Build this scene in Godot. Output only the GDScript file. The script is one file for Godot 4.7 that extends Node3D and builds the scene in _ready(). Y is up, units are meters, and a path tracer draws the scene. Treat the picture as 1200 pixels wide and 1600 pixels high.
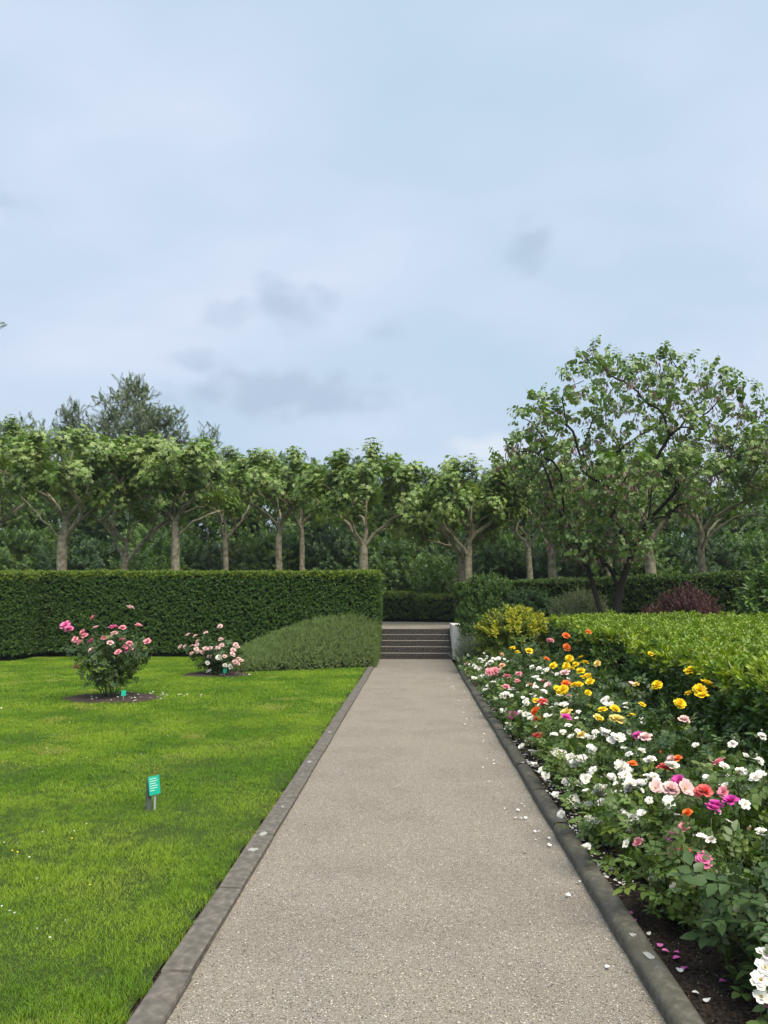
extends Node3D
# A rose garden: gravel path between a lawn and a rose bed, steps to a terrace with pollarded planes, a wood behind.
const BED_BLOOMS := {
	"w": [1.54, 0.54, -4.66, 8, 1.61, 0.54, -3.9, 5, 1.21, 0.43, -13.88, 9, 1.25, 0.48, -12.62, 9, 1.4, 0.52, -12.92, 9, 1.04, 0.16, -13.38, 10, 1.07, 0.19, -11.4, 8, 1.11, 0.27, -12.5, 8, 1.14, 0.29, -9.94, 8, 1.18, 0.34, -9.7, 7, 1.22, 0.41, -9.56, 7, 1.14, 0.32, -13.48, 8, 1.07, 0.18, -9.38, 7, 1.16, 0.3, -8.44, 7, 1.22, 0.4, -8.28, 8, 1.18, 0.32, -8.14, 8, 1.19, 0.33, -7.8, 8, 1.05, 0.14, -8.54, 9, 1.1, 0.18, -7.52, 6, 1.12, 0.2, -7.24, 6, 1.03, 0.14, -7.41, 6, 1.09, 0.13, -7.2, 5, 1.18, 0.28, -6.38, 10, 1.16, 0.25, -6.48, 7, 1.21, 0.31, -6.02, 9, 1.24, 0.34, -5.84, 8, 1.21, 0.3, -5.88, 7, 1.33, 0.48, -5.94, 6, 1.3, 0.45, -5.7, 7, 1.44, 0.52, -5.92, 9, 1.6, 0.59, -10.54, 7, 1.63, 0.6, -10.18, 7, 1.5, 0.55, -9.64, 7, 1.39, 0.52, -8.78, 7, 1.42, 0.52, -8.44, 7, 1.42, 0.52, -7.36, 7, 1.47, 0.54, -7.9, 6, 1.72, 0.62, -7, 7, 1.7, 0.61, -6.82, 6, 1.69, 0.61, -9.92, 7, 1.5, 0.55, -9.3, 6, 1.04, 0.14, -6.67, 5, 1.46, 0.52, -5.68, 10, 1.43, 0.51, -5.68, 7, 1.32, 0.43, -4.94, 7, 1.29, 0.39, -5.06, 5, 1.33, 0.45, -5.06, 8, 1.4, 0.49, -4.66, 7, 1.4, 0.48, -4.6, 5, 1.33, 0.42, -4.74, 10, 1.31, 0.39, -4.8, 8, 1.76, 0.61, -4.28, 6, 1.78, 0.61, -4.12, 7, 1.63, 0.55, -4.18, 5, 2.06, 0.72, -4.7, 3, 1.23, 0.29, -5.2, 7, 1.48, 0.52, -4.96, 6, 1.07, 0.14, -6.39, 9, 1.07, 0.14, -6.26, 7, 1.14, 0.18, -5.86, 7, 1.14, 0.18, -5.72, 6, 1.17, 0.22, -5.66, 6, 1.23, 0.31, -5.16, 6, 1.21, 0.26, -5.18, 6, 1.11, 0.14, -5.49, 8, 1.14, 0.12, -5.48, 5, 1.15, 0.17, -5.22, 7, 1.17, 0.19, -5.2, 6, 1.2, 0.24, -5.04, 6, 1.11, 0.14, -5.02, 6, 1.16, 0.13, -5, 7, 1.24, 0.26, -4.7, 7, 1.27, 0.29, -4.54, 7, 1.22, 0.22, -4.64, 8, 1.28, 0.37, -5.16, 6, 0.97, 0.14, -5.13, 6, 0.99, 0.14, -4.52, 4, 1.25, 0.18, -4.2, 7, 1.25, 0.13, -4.06, 8, 1.27, 0.14, -3.92, 4, 1.4, 0.39, -3.86, 6, 1.55, 0.49, -3.58, 5, 1.37, 0.43, -4.32, 7, 1.38, 0.42, -4.26, 5, 1.86, 0.65, -4.32, 4, 1.61, 0.55, -4.36, 3, 1.9, 0.66, -4.72, 3, 1.39, 0.5, -6.06, 5, 1.43, 0.51, -5.22, 5, 1.49, 0.53, -5.2, 5, 1.03, 0.14, -5.69, 5, 1.24, 0.3, -4.98, 4, 1.2, 0.27, -5.58, 5],
	"y": [1.74, 0.63, -13.66, 12, 1.72, 0.63, -12.84, 9, 1.86, 0.67, -12.5, 11, 2.05, 0.73, -10.24, 10, 2.15, 0.76, -9.98, 8, 2.08, 0.74, -9.46, 9, 2, 0.71, -9.6, 8, 1.9, 0.68, -9.68, 9, 1.9, 0.68, -9.36, 7, 1.81, 0.65, -10.18, 14, 1.92, 0.69, -8.96, 9, 1.88, 0.67, -8.5, 12, 1.73, 0.62, -8.26, 13, 1.83, 0.66, -8.1, 8, 1.55, 0.56, -8.1, 15, 1.52, 0.56, -8.22, 10, 1.7, 0.61, -7.62, 6, 1.27, 0.47, -8.08, 6, 1.61, 0.58, -6.66, 7, 2.42, 0.89, -6.8, 12, 2.14, 0.76, -6.9, 9, 2.42, 0.95, -7.98, 6, 2.35, 0.83, -6.32, 10, 2.25, 0.8, -6.2, 10, 2.2, 0.78, -6, 8, 2.18, 0.77, -6.24, 6, 2.04, 0.72, -6.04, 8, 1.68, 0.6, -6.56, 8, 1.71, 0.61, -6.16, 5, 1.86, 0.66, -6.4, 5, 1.52, 0.55, -6.4, 4],
	"c": [2.15, 0.76, -9.12, 8, 1.37, 0.5, -7, 11, 1.51, 0.55, -6.42, 7, 1.31, 0.47, -6.1, 7, 1.61, 0.57, -6.18, 10, 1.6, 0.57, -6.28, 7, 2.05, 0.73, -7.22, 6],
	"l": [1.07, 0.23, -15.24, 13, 1.78, 0.64, -9.16, 11, 1.51, 0.55, -8.72, 9, 1.54, 0.56, -7.74, 6, 1.61, 0.58, -7.64, 5, 2.04, 0.72, -7.34, 6, 1.91, 0.67, -5.58, 7, 1.6, 0.57, -5.44, 8, 1.57, 0.55, -4.82, 6, 1.42, 0.48, -4.4, 9, 1.47, 0.5, -4.32, 9, 1.37, 0.46, -4.5, 8],
	"k": [1.38, 0.79, -16.6, 15, 1.33, 0.3, -4.02, 4, 1.37, 0.31, -3.8, 7],
	"p": [1.2, 0.41, -11.82, 22, 1.25, 0.48, -10.38, 11, 1.39, 0.52, -10.28, 12, 1.3, 0.49, -9.74, 7, 2.28, 0.81, -12.98, 12, 1.52, 0.56, -9.1, 6, 1.2, 0.38, -10.06, 9, 1.73, 0.6, -4.5, 7, 1.59, 0.54, -4.1, 5, 1.37, 0.38, -4.06, 4, 1.31, 0.26, -4.06, 5, 1.24, 0.2, -4.4, 4],
	"r": [1.3, 0.48, -7.84, 13, 1.16, 0.27, -7.2, 12, 1.5, 0.52, -4.72, 9, 1.53, 0.52, -4.2, 8, 1.51, 0.51, -4.22, 5, 1.34, 0.3, -3.96, 4, 1.39, 0.31, -3.68, 2],
	"a": [1.51, 0.56, -13.28, 9, 1.34, 0.51, -11.72, 9, 1.37, 0.51, -9.14, 7, 1.34, 0.22, -3.78, 6, 1.51, 0.49, -3.64, 3],
	"m": [1.11, 0.23, -8.7, 11, 1.33, 0.49, -6.82, 8, 1.59, 0.56, -5.58, 7, 1.49, 0.51, -4.46, 7, 1.48, 0.49, -3.96, 7, 1.51, 0.5, -4, 7, 1.57, 0.53, -3.96, 7, 1.34, 0.32, -4.1, 7],
	"o": [2.26, 0.8, -11.48, 11, 2.42, 0.88, -11.36, 11, 1.86, 0.67, -10.88, 8, 2.42, 0.92, -12.34, 11, 2.42, 1.05, -10.76, 8, 1.65, 0.6, -8.44, 9, 1.23, 0.4, -7.82, 11, 1.21, 0.36, -7.56, 10, 1.6, 0.56, -4.8, 5, 1.57, 0.55, -5.02, 3, 1.38, 0.49, -4.98, 4, 1.4, 0.44, -4.08, 4],
}
const TALL_BUSH_BLOOMS := {
	"l": [-4.43, 1.38, -11.95, -4.96, 1.07, -11.95, -4.59, 0.99, -11.76, -4.58, 0.86, -11.59, -4.96, 0.73, -11.84],
	"p": [-4.98, 1.23, -11.87, -5.08, 1.01, -11.76, -5.04, 0.96, -11.74, -5.12, 0.91, -11.6, -5.2, 0.85, -11.94, -4.45, 1.08, -11.72, -4.7, 0.92, -11.68, -4.12, 1.12, -11.47, -4.5, 0.89, -11.84, -4.03, 0.88, -11.64, -4.3, 0.85, -11.62, -4.46, 0.78, -11.84, -4.4, 0.73, -11.46, -5.18, 0.48, -11.83],
	"k": [-5.26, 1.12, -11.56, -5.26, 1.06, -11.68, -5, 0.87, -11.91, -4.62, 1.08, -11.78, -4.45, 0.73, -12],
}
const LOW_BUSH_BLOOMS := {
	"l": [-3.83, 0.98, -15.15, -4.15, 0.84, -15.31, -4.53, 0.8, -15.36, -4.33, 0.78, -15.21, -4.39, 0.67, -15.58, -4.64, 0.57, -15.25, -4.59, 0.57, -15.41, -4.49, 0.57, -15.55, -4.31, 0.61, -15.27, -4.29, 0.54, -15.13, -4.34, 0.46, -15.5, -4.2, 0.47, -15.28, -4.47, 0.43, -15.45, -4.13, 0.54, -15.23, -4.04, 0.54, -15.24, -4.12, 0.36, -15.49, -3.88, 0.56, -15.19, -3.82, 0.61, -15.27, -3.84, 0.72, -15.26, -3.74, 0.39, -15.19, -3.62, 0.5, -15.39, -3.53, 0.62, -15.22, -3.58, 0.43, -15.16, -3.57, 0.55, -15.55, -3.46, 0.35, -15.18, -3.58, 0.27, -15.4, -3.45, 0.29, -15.36, -3.56, 0.22, -15.53],
	"w": [-3.74, 0.22, -15.25, -3.69, 0.17, -15.45, -3.85, 0.38, -15.16, -4.11, 0.04, -15.46, -4.11, 0.26, -15.32],
}
const JUDAS_CLUMPS := [3.96, 6.85, -16.6, 0.38, 4.27, 6.29, -15.96, 0.41, 5.33, 6.8, -17.21, 0.44, 5.93, 6.88, -17.26, 0.38, 4.67, 5.69, -15.56, 0.55, 5.45, 5.74, -15.54, 0.52, 6.32, 6.09, -16.1, 0.44, 6.33, 5.46, -15.04, 0.41, 7.64, 5.65, -17.18, 0.33, 6.87, 4.66, -15.25, 0.27, 4.38, 5.86, -17.29, 0.47, 3.22, 5.79, -14.91, 0.33, 3.23, 5.39, -15.93, 0.38, 2.77, 5.68, -15.98, 0.33, 2.38, 5.01, -14.89, 0.36, 2.92, 4.74, -15.44, 0.44, 2.26, 4.61, -15.43, 0.36, 2.14, 4.77, -17.64, 0.25, 2.86, 4.42, -16.69, 0.49, 3.9, 5.01, -17.55, 0.49, 4.55, 5.09, -17.22, 0.47, 5.41, 5.37, -17.16, 0.52, 5.56, 4.93, -15.22, 0.47, 7.06, 5.11, -17.42, 0.36, 2.61, 4.17, -16.91, 0.44, 3.19, 3.8, -16.32, 0.52, 3.62, 3.91, -15.25, 0.52, 4.17, 3.98, -14.9, 0.47, 5.04, 4.23, -15.68, 0.41, 3.06, 3.48, -17.16, 0.47, 3.54, 3.09, -16.17, 0.49, 4.1, 3.31, -15.68, 0.49, 5.34, 3.67, -17.64, 0.36, 5.71, 4.04, -15.76, 0.41, 5.74, 3.56, -16.7, 0.36, 3.76, 2.54, -16.03, 0.41, 4.36, 2.66, -15.79, 0.41, 3.32, 2.66, -15.79, 0.33, 4.76, 2.82, -16.23, 0.27, 3, 2.82, -16.14, 0.27, 6.8, 4.34, -17.21, 0.3, 2.12, 4.92, -16.31, 0.16]
var rng := RandomNumberGenerator.new()
var wob := FastNoiseLite.new()
var names := {}
var M := {}
var S := {}

func _ready() -> void:
	rng.seed = 20240611
	wob.seed = 5
	wob.frequency = 0.35
	wob.fractal_octaves = 3
	camera_and_light()
	materials()
	shapes()
	ground_and_path()
	steps_and_terrace()
	hedges()
	plane_trees()
	judas_tree()
	far_wood()
	border_shrubs()
	ground_cover()
	lawn_roses()
	rose_bed()
	labels_and_litter()
	lawn_grass()

# ------------------------------------------------------------------ camera, sky, sun

func camera_and_light() -> void:
	var cam := Camera3D.new()
	cam.name = "camera"
	cam.fov = 67.82
	cam.near = 0.05
	cam.far = 900.0
	cam.position = Vector3(0, 1.55, 0)
	cam.rotation_degrees = Vector3(6.47, 2.3, 0)
	add_child(cam)
	cam.current = true
	var e := Environment.new()
	e.background_mode = Environment.BG_SKY
	e.tonemap_mode = Environment.TONE_MAPPER_LINEAR
	e.tonemap_exposure = 3.4
	e.fog_enabled = true
	e.fog_density = 0.0005
	e.fog_light_color = Color(0.86, 0.91, 0.97)
	e.sdfgi_enabled = true
	e.ssao_enabled = true
	e.ssil_enabled = true
	var sky := Sky.new()
	var pm := PanoramaSkyMaterial.new()
	pm.panorama = ImageTexture.create_from_image(sky_picture())
	sky.sky_material = pm
	e.sky = sky
	e.background_energy_multiplier = 0.345
	var we := WorldEnvironment.new()
	we.name = "world"
	we.environment = e
	add_child(we)
	var sun := DirectionalLight3D.new()
	sun.name = "sun"
	sun.light_color = Color(1.0, 0.965, 0.91)
	sun.light_energy = 0.5
	sun.light_angular_distance = 44.0
	sun.shadow_enabled = true
	sun.basis = Basis.looking_at(Vector3(-0.33, -0.84, -0.42))
	add_child(sun)

func sky_picture() -> Image:
	var w := 1536
	var h := 768
	var n := FastNoiseLite.new()
	n.seed = 11
	n.noise_type = FastNoiseLite.TYPE_SIMPLEX_SMOOTH
	n.frequency = 1.0
	n.fractal_octaves = 5
	n.fractal_gain = 0.5
	# small dark scraps of cloud: azimuth, height, half width, half height in degrees, strength
	var scraps := [[9.0, 25.3, 1.9, 1.9, 0.85], [-10.2, 21.6, 3.3, 1.7, 0.85], [-10.1, 15.1, 8.6, 1.9, 0.95], [-16.9, 17.3, 2.2, 0.9, 0.6], [-2.0, 19.9, 1.6, 0.8, 0.5], [-6.8, 22.1, 1.3, 0.8, 0.5], [-14.6, 20.5, 2.4, 1.0, 0.5], [6.2, 10.9, 3.4, 1.3, -0.9], [-30.0, 9.5, 5.0, 1.4, -0.8]]
	var r := RandomNumberGenerator.new()
	r.seed = 77
	for k in 26:
		var az := r.randf_range(32, 328)
		scraps.append([az if az < 180.0 else az - 360.0, r.randf_range(12, 30), r.randf_range(2, 8), r.randf_range(0.8, 1.9), r.randf_range(0.5, 0.95) * (1.0 if k % 4 else -1.0)])
	var data := PackedFloat32Array()
	data.resize(w * h * 3)
	var i := 0
	for y in h:
		var el := PI * (0.5 - (y + 0.5) / h)
		var se := sin(el)
		var ce := cos(el)
		var near_by := []
		for s in scraps:
			if absf(rad_to_deg(el) - s[1]) < s[3] * 2.2:
				near_by.append(s)
		for x in w:
			var az := TAU * (x + 0.5) / w
			var c := Color(0.20, 0.22, 0.16)
			if el > -0.03:
				var d := Vector3(sin(az) * ce, se, -cos(az) * ce)
				var q := d / (maxf(se, 0.0) + 0.32)
				var a := n.get_noise_3d(q.x * 0.62 + 5.6, q.z * 0.9, 3.9)
				var b := n.get_noise_3d(q.x * 1.7, q.z * 2.6 + 9.0, 4.2)
				var veil := smoothstep(0.0, 1.0, clampf(0.5 + 1.15 * a + 0.35 * b, 0.0, 1.0))
				c = Color(0.46, 0.59, 0.725).lerp(Color(0.605, 0.675, 0.82), veil)
				var low := clampf(1.0 - se / 0.3, 0.0, 1.0)
				c = c.lerp(Color(0.50, 0.60, 0.735), low * 0.45)
				var azd := rad_to_deg(az)
				if azd > 180.0:
					azd -= 360.0
				for s in near_by:
					var dx: float = absf(azd - s[0])
					if dx > 180.0:
						dx = 360.0 - dx
					dx = dx / s[2]
					if dx < 2.0:
						var dy: float = (rad_to_deg(el) - s[1]) / s[3]
						var f := n.get_noise_3d(azd * 0.30, rad_to_deg(el) * 0.55, 8.0) * 0.65
						var k := clampf(1.25 - sqrt(dx * dx + dy * dy) + f, 0.0, 1.0)
						c = c.lerp(Color(0.375, 0.475, 0.61) if s[4] > 0.0 else Color(0.70, 0.74, 0.81), smoothstep(0.0, 1.0, k) * absf(s[4]) * 0.75)
			data[i] = c.r
			data[i + 1] = c.g
			data[i + 2] = c.b
			i += 3
	return Image.create_from_data(w, h, false, Image.FORMAT_RGBF, data.to_byte_array())

# ------------------------------------------------------------------ small helpers

func r_(a: float, b: float) -> float:
	return rng.randf_range(a, b)

func ball() -> Vector3:
	return Vector3(rng.randfn(), rng.randfn(), rng.randfn()).normalized() * pow(rng.randf(), 0.33)

func numbered(called: String) -> String:
	var n: int = names.get(called, 0)
	names[called] = n + 1
	return called if n == 0 else "%s_%03d" % [called, n]

func thing(called: String, label: String, category: String, at: Vector3, group := "") -> Node3D:
	var o := Node3D.new()
	o.name = numbered(called)
	add_child(o)
	o.position = at
	o.set_meta("label", label)
	o.set_meta("category", category)
	if group:
		o.set_meta("group", group)
	return o

func mesh_node(called: String, m: Mesh, mat: Material, parent: Node = self) -> MeshInstance3D:
	var o := MeshInstance3D.new()
	o.name = numbered(called) if parent == self else called
	o.mesh = m
	if mat:
		o.material_override = mat
	parent.add_child(o, true)
	return o

func structure(called: String, m: Mesh, mat: Material) -> MeshInstance3D:
	var o := mesh_node(called, m, mat)
	o.set_meta("kind", "structure")
	return o

func scatter(called: String, m: Mesh, mat: Material, xf: Array[Transform3D], tint: PackedColorArray, parent: Node = self) -> MultiMeshInstance3D:
	var mm := MultiMesh.new()
	mm.transform_format = MultiMesh.TRANSFORM_3D
	mm.use_colors = true
	mm.mesh = m
	mm.instance_count = xf.size()
	for i in xf.size():
		mm.set_instance_transform(i, xf[i])
		mm.set_instance_color(i, tint[i])
	var o := MultiMeshInstance3D.new()
	o.name = numbered(called) if parent == self else called
	o.multimesh = mm
	o.material_override = mat
	o.set_meta("kind", "stuff")
	parent.add_child(o, true)
	return o

func frame(d: Vector3, roll: float) -> Basis:
	var y := d.normalized()
	var a := Vector3.RIGHT if absf(y.x) < 0.8 else Vector3.BACK
	var z := a.cross(y).normalized()
	return Basis(y.cross(z), y, z).rotated(y, roll)

func facing(along: Vector3, normal: Vector3) -> Basis:
	var y := along.normalized()
	var x := y.cross(normal).normalized()
	return Basis(x, y, x.cross(y))

func mixed(a: Color, b: Color, spread := 0.15) -> Color:
	var c := a.lerp(b, rng.randf())
	var k := 1.0 + r_(-spread, spread)
	return Color(c.r * k, c.g * k, c.b * k)

func tool() -> SurfaceTool:
	var st := SurfaceTool.new()
	st.begin(Mesh.PRIMITIVE_TRIANGLES)
	st.set_color(Color.WHITE)
	return st

func tri(st: SurfaceTool, a: Vector3, b: Vector3, c: Vector3) -> void:
	st.add_vertex(a)
	st.add_vertex(c)
	st.add_vertex(b)

func quad(st: SurfaceTool, a: Vector3, b: Vector3, c: Vector3, d: Vector3) -> void:
	tri(st, a, b, c)
	tri(st, a, c, d)

func done(st: SurfaceTool, flat := false) -> ArrayMesh:
	st.generate_normals()
	return st.commit()

func tube(st: SurfaceTool, pts: PackedVector3Array, rad: PackedFloat32Array, sides := 6, lumps := 0.0) -> void:
	var rings := []
	var n := pts.size()
	var side := Vector3.ZERO
	for i in n:
		var d := (pts[mini(i + 1, n - 1)] - pts[maxi(i - 1, 0)]).normalized()
		if i == 0:
			side = d.cross(Vector3.RIGHT if absf(d.x) < 0.8 else Vector3.BACK).normalized()
		else:
			side = (side - d * side.dot(d)).normalized()
		var up := d.cross(side)
		var ring := PackedVector3Array()
		for k in sides:
			var a := TAU * k / sides
			var rr := rad[i] * (1.0 + (r_(-lumps, lumps) if lumps > 0.0 else 0.0))
			ring.append(pts[i] + (side * cos(a) + up * sin(a)) * rr)
		rings.append(ring)
	for i in n - 1:
		for k in sides:
			var k2 := (k + 1) % sides
			quad(st, rings[i][k], rings[i][k2], rings[i + 1][k2], rings[i + 1][k])
	for k in range(1, sides - 1):
		tri(st, rings[n - 1][0], rings[n - 1][k], rings[n - 1][k + 1])

func leaf(st: SurfaceTool, at: Vector3, d: Vector3, n: Vector3, l: float, w: float, cup := 0.25, droop := 0.2, fine := true) -> void:
	var s := d.cross(n).normalized()
	var ts := [0.3, 0.66] if fine else [0.45]
	var ws := [0.5, 0.38] if fine else [0.5]
	var pl := at
	var pc := at
	var pr := at
	for i in ts.size():
		var t: float = ts[i]
		var c := at + d * (l * t) - n * (droop * l * t * t)
		var o: float = w * ws[i]
		var le := c - s * o + n * (cup * o)
		var re := c + s * o + n * (cup * o)
		if i == 0:
			tri(st, at, le, c)
			tri(st, at, c, re)
		else:
			quad(st, pl, le, c, pc)
			quad(st, pc, c, re, pr)
		pl = le
		pc = c
		pr = re
	var tip := at + d * l - n * (droop * l)
	tri(st, pl, tip, pc)
	tri(st, pc, tip, pr)

func shaded(st: SurfaceTool, v := 0.2) -> void:
	var k := 1.0 + r_(-v, v)
	st.set_color(Color(k * r_(0.92, 1.08), k, k * r_(0.85, 1.1)))

func bevel_box(size: Vector3, b: float, rough := 0.0) -> ArrayMesh:
	# a box on its base with chamfered top edges; rough nudges the corners
	var st := tool()
	var hx := size.x / 2
	var hz := size.z / 2
	var ring := func(y: float, inset: float) -> Array:
		var a := []
		for s in [[-1, -1], [1, -1], [1, 1], [-1, 1]]:
			a.append(Vector3(s[0] * (hx - inset) + r_(-rough, rough), y + r_(-rough, rough), s[1] * (hz - inset) + r_(-rough, rough)))
		return a
	var levels := [ring.call(0.0, 0.0), ring.call(size.y - b, 0.0), ring.call(size.y - b * 0.3, b * 0.3), ring.call(size.y, b)]
	for i in 3:
		for k in 4:
			var k2 := (k + 1) % 4
			st.set_smooth_group(-1)
			quad(st, levels[i][k], levels[i + 1][k], levels[i + 1][k2], levels[i][k2])
	quad(st, levels[3][0], levels[3][3], levels[3][2], levels[3][1])
	quad(st, levels[0][0], levels[0][1], levels[0][2], levels[0][3])
	return done(st)

# ------------------------------------------------------------------ materials

func noise_tex(seed_: int, freq: float, ramp: Array, size := 512, kind := FastNoiseLite.TYPE_SIMPLEX_SMOOTH, octaves := 5) -> NoiseTexture2D:
	var n := FastNoiseLite.new()
	n.seed = seed_
	n.noise_type = kind
	n.frequency = freq
	n.fractal_octaves = octaves
	var g := Gradient.new()
	g.offsets = PackedFloat32Array(ramp.map(func(p): return p[0]))
	g.colors = PackedColorArray(ramp.map(func(p): return (p[1] as Color).linear_to_srgb()))
	var t := NoiseTexture2D.new()
	t.width = size
	t.height = size
	t.seamless = true
	t.noise = n
	t.color_ramp = g
	return t

func leaf_mat(called: String, rough := 0.5, through := Color(0.80, 0.84, 0.42), spec := 0.45) -> StandardMaterial3D:
	var m := StandardMaterial3D.new()
	m.resource_name = called
	m.vertex_color_use_as_albedo = true
	m.albedo_color = Color.WHITE
	m.roughness = rough
	m.metallic_specular = spec
	m.cull_mode = BaseMaterial3D.CULL_DISABLED
	m.backlight_enabled = true
	m.backlight = through
	return m

func world_mat(called: String, tex: Texture2D, metres: float, rough: float, bump: Texture2D = null, bump_cm := 0.5) -> StandardMaterial3D:
	var m := StandardMaterial3D.new()
	m.resource_name = called
	m.albedo_texture = tex
	m.roughness = rough
	m.metallic_specular = 0.3
	m.uv1_triplanar = true
	m.uv1_world_triplanar = true
	m.uv1_scale = Vector3.ONE / metres
	if bump:
		m.heightmap_enabled = true
		m.heightmap_texture = bump
		m.heightmap_scale = bump_cm
	return m

func overlay(m: StandardMaterial3D, tex: Texture2D, metres: float) -> void:
	m.detail_enabled = true
	m.detail_blend_mode = BaseMaterial3D.BLEND_MODE_MUL
	m.detail_uv_layer = BaseMaterial3D.DETAIL_UV_2
	m.detail_albedo = tex
	m.uv2_triplanar = true
	m.uv2_world_triplanar = true
	m.uv2_scale = Vector3.ONE / metres

func grit_pictures() -> Array:
	# thousands of little chips of stone, drawn one by one, and their heights
	var n := 1600
	var col := PackedByteArray()
	var hgt := PackedByteArray()
	col.resize(n * n * 3)
	hgt.resize(n * n * 3)
	for i in n * n:
		var v := rng.randi_range(-9, 9)
		col[i * 3] = 136 + v
		col[i * 3 + 1] = 130 + v
		col[i * 3 + 2] = 119 + v
		hgt[i * 3] = 70 + v
	for k in 150000:
		var cx := rng.randi_range(0, n - 1)
		var cy := rng.randi_range(0, n - 1)
		var rr := 0.8 + pow(rng.randf(), 3.0) * 2.6
		var asp := r_(0.55, 1.0)
		var a := r_(0, PI)
		var ca := cos(a)
		var sa := sin(a)
		var g := rng.randfn() * 27.0
		var p := rng.randf()
		if p < 0.07:
			g = r_(40, 90)
		elif p < 0.25:
			g = r_(-78, -38)
		var warm := r_(-5, 7)
		var top := r_(90, 235)
		var b := int(ceil(rr))
		for dy in range(-b, b + 1):
			for dx in range(-b, b + 1):
				var u := dx * ca + dy * sa
				var v := (dy * ca - dx * sa) / asp
				if u * u + v * v <= rr * rr:
					var i := (((cy + dy + n) % n) * n + (cx + dx + n) % n) * 3
					col[i] = int(clampf(149 + g + warm, 30, 240))
					col[i + 1] = int(clampf(141 + g, 30, 238))
					col[i + 2] = int(clampf(129 + g - warm, 28, 232))
					hgt[i] = int(top)
	var a := Image.create_from_data(n, n, false, Image.FORMAT_RGB8, col)
	var b := Image.create_from_data(n, n, false, Image.FORMAT_RGB8, hgt)
	return [ImageTexture.create_from_image(a), ImageTexture.create_from_image(b)]

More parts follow.
